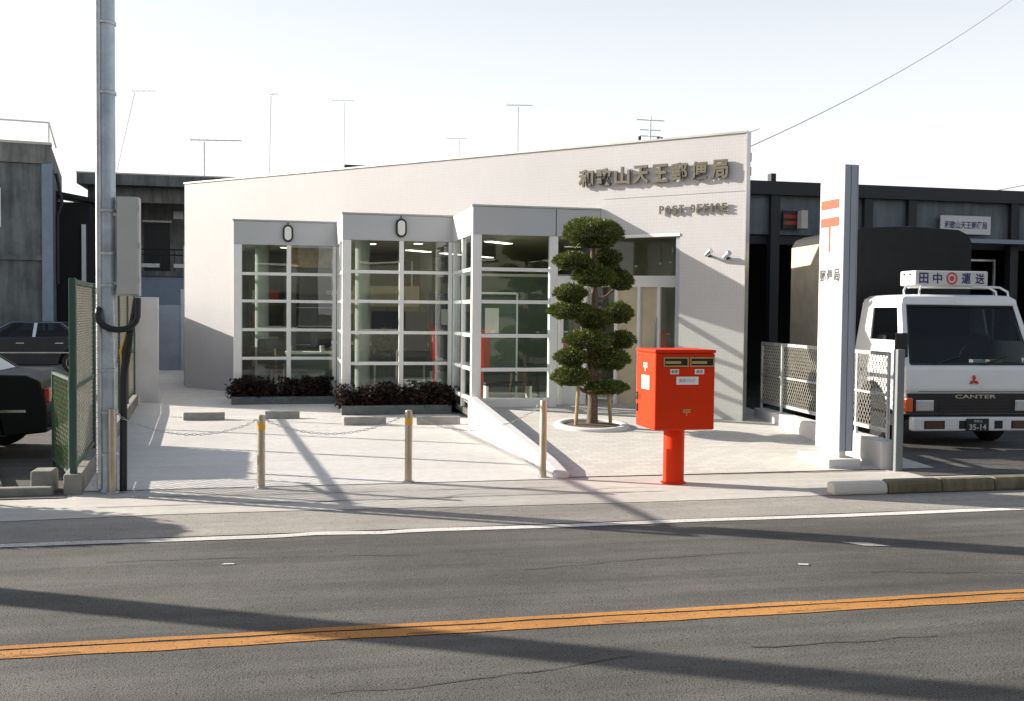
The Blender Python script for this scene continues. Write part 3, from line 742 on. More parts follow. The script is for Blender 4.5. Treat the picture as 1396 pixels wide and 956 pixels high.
# ------------------------------------------------------------------ wheel stops
for i, (x0, x1, y) in enumerate([(-1.54, -.92, 16.75), (-.3, .24, 16.85), (.88, 1.52, 15.75), (1.98, 2.66, 15.7)]):
    lab = ['concrete wheel stop nearest the tall mesh fence', 'concrete wheel stop before the leftmost glass bay', 'concrete wheel stop before the left half of the middle bay', 'concrete wheel stop next to the white ramp wall'][i]
    b = B().prism([(-.07, 0), (.07, 0), (.055, .105), (.03, .12), (-.03, .12), (-.055, .105)], lambda u, v, t: (t, y+u, .014+v), x0, x1)
    tag(part('wheel_stop', b, 'stop', fix=True, bev=.01), lab, 'wheel stop', 'wheel stops on the parking apron')

# ------------------------------------------------------------------ bollards and chains
BL = [(-1.58, 10.2), (-.22, 10.27), (1.235, 10.39), (2.665, 10.46)]
for i, (x, y) in enumerate(BL):
    hgt = [.8, .72, .74, .82][i]
    t_ = thing('bollard', ['weathered steel bollard standing against the utility pole', 'steel bollard with yellow band, nearest the utility pole of the free-standing ones', 'steel bollard with yellow band in the middle of the parking entrance', 'plain steel bollard at the tip of the white ramp wall'][i], 'bollard', (x, y, .01), 0, 'bollards along the sidewalk edge')
    part('post', B().lathe([(.038, 0), (.038, hgt-.02), (.034, hgt-.005), (.02, hgt)], (0, 0, 0), 18), 'bollard', t_, False, smooth=True)
    part('flange', B().lathe([(.06, 0), (.06, .012), (.04, .016)], (0, 0, 0), 18), 'steel', t_, False, smooth=True)
    if i in (1, 2): part('band', B().lathe([(.0395, hgt-.15), (.0395, hgt-.08)], (0, 0, 0), 18), 'bandy', t_, False, smooth=True)
    for sg in ((1,) if i == 0 else (-1, 1) if i < 3 else (-1,)):
        part('chain_ring', B().tube([(sg*.036, 0, hgt-.05), (sg*.065, 0, hgt-.05), (sg*.07, 0, hgt-.075)], .007, 6), 'steel', t_, False)
for i in range(3):
    (xa, ya), (xb, yb) = BL[i], BL[i+1]; za, zb = [(.73, .66), (.66, .68), (.68, .74)][i]
    b = B(); N = 34
    for q in range(N):
        u0 = (q+.0)/N; u1 = (q+1.25)/N
        def cp(u):
            u = min(u, 1.); return Vector((xa+.07+(xb-xa-.14)*u, ya+(yb-ya)*u, za+(zb-za)*u-.145*4*u*(1-u)*[1, 1, 1.25][i]))
        p, q_ = cp(u0), cp(u1); d = (q_-p); side = Vector((0, 1, 0)) if q % 2 else Vector((0, 0, 1))
        side = (side-d.normalized()*side.dot(d.normalized())).normalized()*.008
        b.tube([p, p+d*.2+side, p+d*.8+side, q_], .0028, 4); b.tube([p, p+d*.2-side, p+d*.8-side, q_], .0028, 4)
    tag(part('chain', b, 'steel'), ['sagging steel chain from the utility pole to the next bollard', 'sagging steel chain between the two banded bollards', 'sagging steel chain ending at the white ramp wall'][i], 'chain', 'chains between the bollards')

# ------------------------------------------------------------------ mailbox
MB = thing('mailbox', 'red steel street mailbox with two brass slots on a round post', 'mailbox', (3.92, 9.93, 0))
x0, x1, y0, y1 = -.32, .32, -.28, .28
part('post', B().lathe([(.108, .005), (.108, .6)], (0, 0, 0), 28), 'red', MB, False, smooth=True)
part('base_plate', B().lathe([(.13, .005), (.13, .02), (.112, .03)], (0, 0, 0), 28), 'red', MB, False, smooth=True)
part('box', B().box(x0, x1, y0, y1, .585, 1.36), 'red', MB, False, bev=.018, seg=3)
part('lid', B().box(x0-.008, x1+.008, y0-.008, y1+.008, 1.3605, 1.395), 'red', MB, False, bev=.012, seg=2)
for k, (a, c) in enumerate(((-.235, .03), (.045, .305))):
    f = B(); zz0, zz1 = 1.225, 1.32; ty = y0-.012
    f.box(a, c, ty, y0-.0005, zz1-.012, zz1); f.box(a, c, ty, y0-.0005, zz0, zz0+.012); f.box(a, a+.012, ty, y0-.0005, zz0+.0121, zz1-.0121); f.box(c-.012, c, ty, y0-.0005, zz0+.0121, zz1-.0121)
    s_ = part('slot_frame', f, 'brass', MB, False)
    part('slot_flap', B().quad((a+.0125, y0-.003, zz0+.0125), (c-.0125, y0-.003, zz0+.0125), (c-.0125, y0-.0105, zz1-.013), (a+.0125, y0-.0105, zz1-.013)), 'dark', s_, False)
    part('slot_lip', B().box(a+.02, c-.08, y0-.0115, y0-.006, zz0+.03, zz0+.055), 'brass', s_, False)
for (a, c, z0, z1) in ((-.16, -.07, 1.15, 1.2), (.1, .2, 1.15, 1.2)):
    pl = part('slot_label', B().box(a, c, y0-.004, y0-.0005, z0, z1), 'paper', MB, False)
    put_text('lettering', '郵便', .04, ((a+c)/2, y0-.005, (z0+z1)/2), (1, 0, 0), 'blueink', pl, .0004, world=False, fit=(.07, .03))
pl = part('notice_plate', B().box(-.095, .14, y0-.004, y0-.0005, 1.045, 1.125), 'paper', MB, False, bev=.001)
put_text('lettering', '郵便 POST', .05, (.02, y0-.005, 1.085), (1, 0, 0), 'greyink', pl, .0004, world=False, fit=(.17, .035))
mk = B(); mk.box(-.02, .06, y0-.0035, y0-.0005, .785, .797); mk.box(-.02, .06, y0-.0035, y0-.0005, .765, .777); mk.box(.014, .026, y0-.0035, y0-.0005, .735, .7649)
part('post_mark', mk, 'brass', MB, False)
mk = B(); xl = x0-.0035
mk.box(xl, x0-.0005, -.06, .06, 1.235, 1.253); mk.box(xl, x0-.0005, -.06, .06, 1.205, 1.223); mk.box(xl, x0-.0005, -.01, .01, 1.165, 1.2049)
part('post_mark', mk, 'white', MB, False)
pl = part('timetable', B().box(x0-.004, x0-.0005, -.12, .1, .985, 1.125), 'paper', MB, False)
tl = B()
for zz in (1.0, 1.02, 1.04, 1.06, 1.08, 1.1): tl.box(x0-.0052, x0-.0041, -.1, .08, zz, zz+.003)
part('table_lines', tl, 'greyink', pl, False)
part('door_seam', B().box(x0-.003, x0-.0006, y0+.02, y1-.02, 1.292, 1.298), 'darkwall', MB, False)
for zz in (.86, .74): part('hinge', B().tube([(x0-.012, .22, zz), (x0-.012, .22, zz+.08)], .011, 8), 'chrome', MB, False)
part('lock', B().tube([(x0-.02, .16, .9), (x0-.0005, .16, .9)], .018, 10), 'chrome', MB, False)

# ------------------------------------------------------------------ topiary tree
TX, TY = 4.19, 13.7; TZ = zplaza(TY)+.017
TREE = thing('pine_tree', 'cloud-pruned topiary tree with rounded foliage pads before the entrance', 'tree', (TX, TY, TZ))
trunk = [(0, 0, .0), (.01, 0, .35), (-.02, .01, .7), (.0, 0, 1.05), (-.02, .01, 1.4), (.02, 0, 1.75), (.0, .02, 2.1), (-.02, 0, 2.4), (0, 0, 2.62)]
part('trunk', B().tube(trunk, [.085, .07, .062, .056, .05, .046, .04, .034, .02], 12), 'bark', TREE, False, smooth=True)
PADS = [(-.01, 0, 2.65, .36, .195), (-.33, -.05, 2.27, .225, .115), (.22, .1, 2.33, .175, .12), (-.01, -.1, 2.055, .26, .135), (.21, .12, 2.17, .18, .11), (.41, .05, 2.01, .16, .13),
        (-.36, -.08, 1.83, .2, .115), (-.34, -.05, 1.585, .275, .115), (.02, .0, 1.46, .215, .13), (.39, .06, 1.56, .17, .145), (-.13, -.1, 1.19, .275, .125), (.42, 0, 1.19, .155, .12),
        (-.33, -.05, .95, .2, .115), (.21, .02, .91, .275, .15), (-.34, -.1, .68, .23, .125), (.19, -.05, .53, .26, .085)]
random.seed(5)
for (px, py, pz, rx, rz) in PADS:
    rx *= 1.14; rz *= 1.16
    br = Vector((px*.8, py*.8, pz-rz*.55)); tz = max(.45, pz-rz-.12)
    if abs(px) > .1 or abs(py) > .2:
        part('branch', B().tube([(0, 0, tz), ((px*.45), (py*.45), tz+(br.z-tz)*.35), br], [.03, .024, .014], 7), 'bark', TREE, False, smooth=True)
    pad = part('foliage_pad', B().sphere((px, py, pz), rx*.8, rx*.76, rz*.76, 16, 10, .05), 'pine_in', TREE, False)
    b = B(); ncl = int(4600*(rx*rx+rx*rz*1.5)/.16)
    lum = [(random.uniform(0, 6.28), random.uniform(-.2, 1), random.uniform(.05, .14)) for _ in range(9)]
    for q in range(ncl):
        a = random.uniform(0, 6.28); zz = random.uniform(-.75, 1); cs = math.sqrt(max(0, 1-zz*zz))
        k = random.uniform(.8, 1.04)
        for (la, lz, lb) in lum:
            dd = (math.cos(a-la)*cs*math.sqrt(1-min(.98, lz*lz))+zz*lz)
            k += lb*max(0, dd-.82)*3.5
        nrm = Vector((math.cos(a)*cs, math.sin(a)*cs, zz))
        fl = 1 if zz > -.2 else .82
        c = Vector((px+nrm.x*rx*k*fl, py+nrm.y*rx*k*fl*.95, pz+nrm.z*rz*k*(1 if zz > 0 else .85)))
        d1 = (nrm*1.1+Vector((random.uniform(-1, 1), random.uniform(-1, 1), random.uniform(-.4, 1.1)))*.75).normalized()
        d2 = d1.cross(Vector((random.uniform(-1, 1), random.uniform(-1, 1), random.uniform(-1, 1)))).normalized()
        sz = random.uniform(.014, .034)*(1.5 if random.random() < .04 else 1)
        b.add([c-d2*sz*.28, c+d2*sz*.28, c+d1*sz+d2*sz*.1, c+d1*sz-d2*sz*.1], [(0, 1, 2, 3)])
    stuff(part('needles', b, 'pine', pad, False))
for i, (sx_, sy_) in enumerate(((-.27, -.12), (.25, -.08))):
    tag(part('tree_stake', B().tube([(TX+sx_, TY+sy_, TZ), (TX+sx_*.85, TY+sy_*.8, TZ+.58)], .026, 9), 'stake'), ['wooden support stake on the ramp wall side of the topiary trunk', 'wooden support stake on the mailbox side of the topiary trunk'][i], 'stake', 'stakes at the topiary tree')
tag(part('tie_bar', B().tube([(TX-.1, TY-.1, TZ+.5), (TX+.5, TY-.06, TZ+.53)], .014, 7), 'stake'), 'thin horizontal tie bar between topiary trunk and mailbox side stake', 'bar')
RING = thing('tree_ring', 'white concrete ring with soil around the topiary tree', 'tree ring', (TX, TY, TZ))
pr = [(.40, 0), (.52, 0), (.52, .035), (.5, .05), (.42, .05), (.40, .035)]
b = B(); vs = []; fs = []; sg = 40
for k in range(sg):
    a = 2*math.pi*k/sg
    for r_, h in pr: vs.append((r_*math.cos(a), r_*math.sin(a), h+.0485*r_*math.sin(a)-.005))
for k in range(sg):
    for q in range(6): fs.append((k*6+q, ((k+1) % sg)*6+q, ((k+1) % sg)*6+(q+1) % 6, k*6+(q+1) % 6))
part('rim', b.add(vs, fs), 'wedge', RING, False, smooth=True, fix=True)
part('soil', B().lathe([(.399, .0), (.399, .025), (.2, .045)], (0, 0, 0), 28), 'soil', RING, False)

# ------------------------------------------------------------------ pylon sign
PY = thing('pylon_sign', 'tall slim white and grey pylon sign with orange postal mark', 'sign', (6.26, 10.85, 0))
X0, X1, YN, YF = 6.18, 6.345, 10.6, 11.12
part('panel', B().box(X0, X1-.0, YN+.001, YF, .2, 3.46), 'white', PY, bev=.006)
part('edge_cover', B().box(X0+.003, X0+.079, YN-.012, YN+.0, .2, 3.462), 'grey', PY, bev=.003, seg=1)
part('edge_cover', B().box(X0+.087, X1-.003, YN-.012, YN+.0, .2, 3.462), 'grey', PY, bev=.003, seg=1)
part('edge_gap', B().box(X0+.0795, X0+.0865, YN-.004, YN+.0, .2, 3.46), 'ink', PY)
part('back_panel', B().box(X1+.0005, X1+.012, YN-.01, YF, .2, 3.46), 'grey', PY)
xl = X0-.0005
def pbar(ya, yb, za, zb): return part('mark_bar', B().box(xl-.004, xl, ya, yb, za, zb), 'orange_mark', PY)
pbar(10.69, 11.09, 2.985, 3.09); pbar(10.69, 11.09, 2.78, 2.885); pbar(10.87, 10.91, 2.49, 2.7795)
for i, ch in enumerate('和歌山天王'):
    put_text('lettering', ch, .06, (xl-.002, 11.06-.09*i, 2.38), (0, -1, 0), 'greyink', PY, .001, .001, fit=(.075, .08))
for i, ch in enumerate('郵便局'):
    put_text('lettering', ch, .1, (xl-.002, 11.025-.155*i, 2.215), (0, -1, 0), 'ink', PY, .001, .003, fit=(.14, .145))
part('foot', B().box(X0+.04, X1-.04, YN+.05, YF-.05, .12, .2), 'white', PY)
part('plinth', B().box(6.02, 6.42, 10.52, 11.25, 0, .12), 'wedge', PY, bev=.01)

# ------------------------------------------------------------------ low wall + mesh fence on the right
FA, FB = Vector((6.72, 10.42)), Vector((7.12, 14.5))
fd = (FB-FA).normalized()
LW = tag(part('low_wall', B().obox(FA, FB, .2, 0, .33), 'wedge', bev=.012), 'low white wall under the diamond mesh fence beside the pylon', 'wall')
def lattice(P, Q, z0, z1, cell, wd, slope=1.35):
    b = B(); L = (Q-P).length; d = (Q-P).normalized(); nn = Vector((-d.y, d.x)); H = z1-z0
    run = H/slope; x = -run
    while x < L:
        for sgn in (1, -1):
            a0, a1 = x, x+run
            za, zb = (z0, z1) if sgn > 0 else (z1, z0)
            t0 = max(0, -a0/run) if a0 < 0 else 0; t1 = min(1, (L-a0)/run)
            if t1 <= t0: continue
            p = P+d*(a0+run*t0); q = P+d*(a0+run*t1)
            h0 = za+(zb-za)*t0; h1 = za+(zb-za)*t1
            off = nn*(.003*sgn); w2 = wd/2*1.2; th = nn*.0035
            b.add([(*(p+off-th), h0-w2), (*(p+off+th), h0-w2), (*(p+off+th), h0+w2), (*(p+off-th), h0+w2),
                   (*(q+off-th), h1-w2), (*(q+off+th), h1-w2), (*(q+off+th), h1+w2), (*(q+off-th), h1+w2)],
                  [(0, 1, 5, 4), (1, 2, 6, 5), (2, 3, 7, 6), (3, 0, 4, 7)])
        x += cell
    return b
RF = thing('mesh_fence', 'silver diamond mesh fence on the low white wall before the truck', 'fence', (FA.x, FA.y, .33))
z0, z1 = .44, 1.32
fpos = [.06, .85, 3.25, 4.05]
for q, u in enumerate(fpos):
    p = FA+fd*u; part('post', B().tube([(p.x, p.y, .331), (p.x, p.y, z1+.02)], .022, 8), 'steel', RF, smooth=True)
for zz, nm in ((z1, 'top_rail'), ((z0+z1)/2-.03, 'middle_rail'), (z0, 'bottom_rail')):
    p, q = FA+fd*.08, FA+fd*4.06
    wd = .045 if nm != 'middle_rail' else .03
    part(nm, B().obox(p, q, .03, zz-wd/2, zz+wd/2), 'steel', RF)
stuff(part('wire_mesh', lattice(FA+fd*.08, FA+fd*4.06, z0+.02, z1-.02, .07, .006), 'meshbeige', RF))
tag(part('gate_post', B().box(6.70, 6.79, 10.27, 10.36, 0, 1.38), 'darkgrey', bev=.008), 'square grey steel post at the end of the low white wall', 'post')

# kerb on the right, along the sidewalk
KB = thing('kerb', 'worn mossy concrete kerb with a pale rounded end beside the pylon', 'kerb', (5.2, 9.05, 0))
random.seed(9)
for i in range(9):
    xa = 5.2+.6*i; xb = xa+.594
    b = B().prism([(0, 0), (.15, 0), (.15, .13), (.035, .13), (.008, .09)] if i else [(0, 0), (.15, 0), (.15, .12), (.04, .12), (.008, .08)], lambda u, v, t: (t, 8.98+u+.012*(t-5.2)*.2, v+.005), xa, xb)
    part('kerb_stone', b, 'edge' if i == 0 else 'kerb', KB, fix=True, bev=.02 if i else .05)  # first stone pale: the kerb's sunlit end set by colour

# ------------------------------------------------------------------ truck
TR = thing('truck', 'white cab-over delivery truck with dark canvas hood and roof sign', 'truck', (8.82, 11.8, .016), -R(5)); TR.scale = (.95, .95, 1)
HW = 1.0
def tp(name, b, m, parent=None, **k): return part(name, b, m, parent or TR, False, **k)
def arcpts(cy, cz, r, a0, a1, n=10): return [(cy+r*math.cos(R(a0+(a1-a0)*i/n)), cz+r*math.sin(R(a0+(a1-a0)*i/n))) for i in range(n+1)]
prof = [(.02, .46), (.02, .74), (.0, .78), (.03, 1.06), (.06, 1.1), (1.62, 1.1), (1.62, .55)]+arcpts(.98, .38, .46, 18, 162)+[(.3, .46)]
cab = tp('cab_lower', B().prism(prof, lambda u, v, t: (t, u, v), -HW, HW), 'truckwhite', fix=True, bev=.03, seg=3)
# greenhouse: pillars and roof
def gh(y, z, sgn, inset=0.):         # half width narrows upward
    k = (z-1.1)/.9; return (sgn*(HW-.01-.13*k-inset), y, z)
ybf, ytf, ybr, ytr = .07, .42, 1.6, 1.56
zr = 1.93
vs = [gh(ybf, 1.1, -1), gh(ybf, 1.1, 1), gh(ybr, 1.1, 1), gh(ybr, 1.1, -1), gh(ytf, zr, -1), gh(ytf, zr, 1), gh(ytr, zr, 1), gh(ytr, zr, -1)]
b = B()
def frame_face(b, A, Bq, C, D, ml, mr, mb, mt_, thick):
    # planar quad A(bl) B(br) C(tr) D(tl) with a rectangular hole, given as margins in fraction
    A, Bq, C, D = map(Vector, (A, Bq, C, D))
    P = lambda u, v: (A*(1-u)+Bq*u)*(1-v)+(D*(1-u)+C*u)*v
    u0, u1, v0, v1 = ml, 1-mr, mb, 1-mt_
    o = [P(0, 0), P(1, 0), P(1, 1), P(0, 1)]; i_ = [P(u0, v0), P(u1, v0), P(u1, v1), P(u0, v1)]
    b.add(o+i_, [(0, 1, 5, 4), (1, 2, 6, 5), (2, 3, 7, 6), (3, 0, 4, 7)])
    n_ = (Bq-A).cross(D-A).normalized()*-thick
    b.add(i_+[p+n_ for p in i_], [(0, 1, 5, 4), (1, 2, 6, 5), (2, 3, 7, 6), (3, 0, 4, 7)])
    g = .6
    return [p+n_*g for p in i_]
ws = frame_face(b, vs[0], vs[1], vs[5], vs[4], .045, .045, .02, .06, .03)
lw = frame_face(b, vs[3], vs[0], vs[4], vs[7], .3, .1, .38, .09, .03)
rw = frame_face(b, vs[1], vs[2], vs[6], vs[5], .1, .3, .38, .09, .03)
b.quad(vs[2], vs[3], vs[7], vs[6])
tp('cab_upper', b, 'truckwhite', fix=True)
rp = [(-.87, .40), (.87, .40), (.88, .5), (.88, 1.5), (.86, 1.58), (-.86, 1.58), (-.88, 1.5), (-.88, .5)]
b = B(); lv = []
for (z, s_, o_) in ((1.9, 1.0, 0), (1.97, .985, .02), (2.02, .9, .09), (2.035, .7, .2)):
    lv.append([(x*s_, .99+(y-.99)*s_, z) for x, y in rp])
vv = [p for l in lv for p in l]; ff = []
for i in range(3):
    for k in range(8): ff.append((i*8+k, i*8+(k+1) % 8, (i+1)*8+(k+1) % 8, (i+1)*8+k))
ff.append(tuple(range(24, 32))); ff.append(tuple(range(8))[::-1])
tp('roof', b.add(vv, ff), 'truckwhite', smooth=True, fix=True)
tp('windscreen', B().quad(*ws), 'glass_dark')
wsv = [Vector(p) for p in ws]
tp('windscreen_seal', B().tube([p+Vector((0, -.012, .004)) for p in wsv+[wsv[0]]], .018, 6), 'rubber')
for sd_ in (lw, rw): tp('side_window', B().quad(*sd_), 'glass_dark')
tp('cab_interior', B().box(-.85, .85, .9, 1.5, .9, 1.5), 'dark', bev=.08)
tp('cab_lining', B().box(-.84, .84, 1.5, 1.545, 1.0, 1.9), 'dark'); tp('headliner', B().box(-.8, .8, .55, 1.5, 1.86, 1.89), 'dark')
tp('dashboard', B().box(-.88, .88, .2, .5, .95, 1.13), 'dark', bev=.04)
tp('steering_wheel', B().tube([(.35+.2*math.cos(a*math.pi/8), .62-.06*math.sin(a*math.pi/8), 1.2+.18*math.sin(a*math.pi/8)) for a in range(17)], .014, 6), 'dark')
for i, (xx, m_) in enumerate(((.1, 'paper'), (.35, 'beige'))): tp('dashboard_paper', B().box(xx, xx+.18, .2, .3, 1.131, 1.17), m_)
# grille band with lettering
gr = tp('grille', B().box(-.97, .97, -.012, .0195, .47, .735), 'dark', bev=.006)
for zz in (.5, .54, .58, .62): tp('grille_slat', B().box(-.52, .52, -.019, -.0125, zz, zz+.018), 'lamp_black', gr)
tp('bonnet_seam', B().box(-.8, .8, -.0, .03, .757, .763), 'ink')
for sg_ in (-1, 1):
    h = tp('headlamp', B().box(sg_*.73-.13, sg_*.73+.13, -.03, -.0125, .5, .65), 'chrome', bev=.01)
    tp('lens', B().box(sg_*.73-.112, sg_*.73+.112, -.038, -.0305, .515, .635), 'headl', h, bev=.006)
    a_ = tp('indicator', B().box(min(sg_*.9, sg_*1.012), max(sg_*.9, sg_*1.012), -.028, .12, .49, .68), 'amber', bev=.02)
put_text('lettering', 'CANTER', .1, (0.02, -.014, .695), (1, 0, 0), 'gold', gr, .002, .001, world=False, fit=(.6, .05))
# three-diamond badge
bd = B()
for k in range(3):
    a = R(90+120*k); d = Vector((math.cos(a), math.sin(a))); n2 = Vector((-d.y, d.x)); L_ = .075
    q4 = [Vector((0, 0)), d*L_*.5+n2*L_*.29, d*L_, d*L_*.5-n2*L_*.29]
    bd.prism([(p.x, p.y) for p in q4], lambda u, v, t: (u, t, .9+v), -.012, .018)
tp('badge', bd, 'redink', fix=True)
# bumper with lamps, plate
bp_ = tp('bumper', B().box(-.93, .93, -.09, .03, .25, .43), 'truckwhite', bev=.02, seg=3)
for xx, wd in ((-.62, .3), (-.18-.0, .16), (.32, .12), (.66, .3)): tp('bumper_recess', B().box(xx-wd/2, xx+wd/2, -.095, -.0905, .28, .385), 'amber' if wd > .2 and False else 'dark', bp_)
for xx in (-.62, .66): tp('fog_lamp', B().box(xx-.13, xx+.13, -.1, -.0955, .29, .375), 'fog', bp_)
pl = tp('number_plate', B().box(.0-.165, .165, -.115, -.101, .25,   .415), 'plate', bp_, bev=.004)
put_text('lettering', '35-14', .1, (0, -.117, .305), (1, 0, 0), 'white', pl, .0008, .001, world=False, fit=(.25, .075))
put_text('lettering', '和歌山', .04, (0, -.117, .383), (1, 0, 0), 'white', pl, .0008, 0, world=False, fit=(.12, .035))
tp('bumper_skirt', B().box(-.9, .9, .031, .09, .27, .46), 'dark')
# wheels
def wheel(parent, x, y, r, wd, world=False, rimm='steel'):
    t = part('wheel', B().lathe([(r*.62, -wd/2), (r*.9, -wd/2), (r, -wd*.32), (r, wd*.32), (r*.9, wd/2), (r*.62, wd/2)], (x, y, r), 26, 'x'), 'rubber', parent, world, smooth=True)
    part('rim', B().lathe([(r*.2, -wd*.3), (r*.5, -wd*.42), (r*.64, -wd*.5), (r*.64, wd*.5), (r*.5, wd*.42), (r*.2, wd*.3)], (x, y, r), 20, 'x'), rimm, t, world, smooth=True)
    return t
for sx_ in (-.84, .84): wheel(TR, sx_, .98, .37, .22)
for sx_ in (-.8, .8): wheel(TR, sx_, 3.6, .37, .3)
tp('chassis', B().box(-.45, .45, .5, 5.1, .4, .62), 'dark')
tp('load_bed', B().box(-1.02, 1.02, 1.78, 5.1, .72, .82), 'dark')
# canvas hood
tarp = [(-1.02, .82), (-1.02, 2.86), (-.96, 2.96), (-.8, 3.02), (0, 3.06), (.8, 3.02), (.96, 2.95), (1.02, 2.84), (1.02, .82)]
tp('canvas_hood', B().prism(tarp, lambda u, v, t: (u, t, v), 1.8, 3.95), 'canvas', fix=True, bev=.02)
tp('canvas_side', B().box(-1.03, -1.0205, 1.83, 3.93, .84, 2.84), 'canvas_l')
# door details
tp('door_seam', B().box(-1.004, -.995, .36, .368, .6, 1.09), 'greyink', cab); tp('door_seam', B().box(-1.004, -.995, 1.5, 1.508, .55, 1.09), 'greyink', cab)
tp('door_handle', B().box(-1.025, -1.001, 1.28, 1.44, .96, 1.0), 'dark', cab)
tp('side_mark', B().box(-1.003, -1.0005, .98, 1.14, .885, .95), 'greyink', cab)
tp('step', B().box(-.99, -.9, .2, .5, .28, .45), 'dark')
# mirrors
mi = tp('mirror', B().box(-1.17, -.98, -.02, .03, 1.2, 1.52), 'dark', bev=.03, seg=3)
tp('mirror_arm', B().tube([(-.98, .1, 1.18), (-1.08, .03, 1.17), (-1.08, .01, 1.22)], .012, 6), 'lamp_black', mi)
mi = tp('mirror', B().box(1.05, 1.22, -.05, .0, 1.2, 1.52), 'dark', bev=.03, seg=3)
for k in (0, 1): tp('wiper', B().tube([(-.55+.7*k, .045, 1.115), (-.15+.7*k, .11, 1.22)], .009, 5), 'lamp_black')
# roof rack and sign box
for xx in (-.78, -.55):
    tp('roof_rail', B().tube([(xx, .5, 2.0), (xx+.0, .52, 2.08), (xx+.07, .6, 2.14), (xx+.3, .66, 2.15)], .016, 7), 'truckwhite', smooth=True)
for xx in (.62, .8):
    tp('roof_rail', B().tube([(xx, .5, 2.0), (xx, .52, 2.08), (xx-.07, .6, 2.14), (xx-.3, .66, 2.15)], .016, 7), 'truckwhite', smooth=True)
sg_ = tp('roof_sign', B().box(-.56, .56, .62, 1.05, 2.155, 2.36), 'white', bev=.02, seg=2)
tp('sign_bar', B().box(-.62, .62, .66, .72, 2.12, 2.154), 'truckwhite')
yf_ = .617
for ch, xx, m_ in (('田', -.43, 'blueink'), ('中', -.22, 'blueink'), ('運', .22, 'blueink'), ('送', .43, 'blueink')):
    put_text('lettering', ch, .15, (xx, yf_, 2.257), (1, 0, 0), m_, sg_, .001, .003, world=False, fit=(.14, .145))
ring = B(); seg = 26
for r0, r1 in ((.062, .085),):
    vv = []; 
    for k in range(seg):
        a = 2*math.pi*k/seg
        vv += [(r0*math.cos(a), yf_-.001, 2.257+r0*math.sin(a)), (r1*math.cos(a), yf_-.001, 2.257+r1*math.sin(a))]
    ring.add(vv, [(2*k, 2*((k+1) % seg), 2*((k+1) % seg)+1, 2*k+1) for k in range(seg)])
ring.prism([(.035*math.cos(2*math.pi*k/16), .035*math.sin(2*math.pi*k/16)) for k in range(16)], lambda u, v, t: (u, t, 2.257+v), yf_-.002, yf_+.002)
tp('ring_emblem', ring, 'redink', sg_)
for yy in (.75, .92): tp('sign_bolt', B().tube([(-.575, yy, 2.31), (-.559, yy, 2.31)], .014, 8), 'dark', sg_)

# ------------------------------------------------------------------ shed behind the truck
SH = thing('shed', 'dark open-fronted shed with grey upper panels behind the truck', 'shed', (11, 18.2, 0))
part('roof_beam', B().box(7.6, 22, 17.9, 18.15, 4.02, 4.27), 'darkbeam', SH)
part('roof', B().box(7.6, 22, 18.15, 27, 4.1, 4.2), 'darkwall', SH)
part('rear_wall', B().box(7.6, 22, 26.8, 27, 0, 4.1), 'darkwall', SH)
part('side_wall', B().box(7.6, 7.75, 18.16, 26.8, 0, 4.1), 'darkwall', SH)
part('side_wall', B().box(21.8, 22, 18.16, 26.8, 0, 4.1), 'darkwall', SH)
px_list = [8.05, 9.05, 11.0, 11.95, 14.25, 17, 19.5]
for x in px_list: part('post', B().box(x-.09, x+.09, 17.94, 18.1, .016, 4.02), 'darkbeam', SH)
for a, c in zip(px_list[:-1], px_list[1:]):
    part('upper_panel', B().box(a+.091, c-.091, 18.04, 18.07, 3.28, 4.019), 'greypanel', SH)
part('eave_rail', B().box(11.0, 20, 17.7, 17.93, 3.2, 3.28), 'bluepanel', SH)
part('middle_beam', B().box(7.7, 20, 18.11, 18.2, 3.1, 3.279), 'darkbeam', SH)
part('roof_vent', B().box(8.95, 9.05, 17.95, 18.1, 4.271, 4.42), 'darkbeam', SH)
part('inner_door_frame', B().box(13.4, 14.1, 18.3, 18.34, 2.88, 2.92), 'steel', SH); part('inner_door_frame', B().box(14.06, 14.1, 18.3, 18.34, .016, 2.879), 'steel', SH)
part('downpipe', B().tube([(14.5, 17.85, .016), (14.5, 17.85, 4.0)], .045, 8), 'steel', SH)
sgn = thing('wall_sign', 'small white signboard with navy characters on the shed', 'sign', (13.1, 17.93, 3.56))
part('board', B().box(-.56, .56, -.03, .0, -.18, .18), 'white', sgn, False, bev=.005)
put_text('lettering', '和歌山天王郵便局', .15, (0, -.0315, 0), (1, 0, 0), 'blueink', sgn, .001, .003, world=False, fit=(.95, .15))
sgn = thing('box_sign', 'small box sign with dark red postal mark on the shed panel', 'sign', (9.42, 17.98, 3.56))
part('face', B().box(-.22, .08, -.04, .0, -.17, .17), 'dark', sgn, False)
for zz in (.06, -.06): part('mark_bar', B().box(-.2, .06, -.046, -.0405, zz-.035, zz+.035), 'taill', sgn, False)
part('lit_side', B().box(.081, .21, -.2, .0, -.17, .17), 'edge', sgn, False)

# ------------------------------------------------------------------ utility pole, cabinet
UP = thing('utility_pole', 'slim galvanised utility pole with clamps beside the parking entrance', 'pole', (-1.64, 10.32, 0))
part('pole', B().lathe([(.085, .01), (.082, 2.7), (.08, 7.5)], (0, 0, 0), 22), 'pole', UP, False, smooth=True)
part('conduit', B().tube([(-.06, -.07, .05), (-.06, -.07, 2.0), (-.055, -.07, 7.4)], .026, 10), 'steel', UP, False, smooth=True)
for zz in (.35, .75, 1.15, 1.95, 2.25, 2.65, 3.75, 4.4, 5.6): part('clamp', B().lathe([(.088, zz), (.094, zz+.006), (.094, zz+.03), (.088, zz+.036)], (0, 0, 0), 20), 'steel', UP, False, smooth=True)
ub = [(-.06, -.08, 1.75)]
for i in range(9):
    a = math.pi+math.pi*i/8; ub.append((.115+.175*math.cos(a), -.13, 1.68+.13*math.sin(a)))
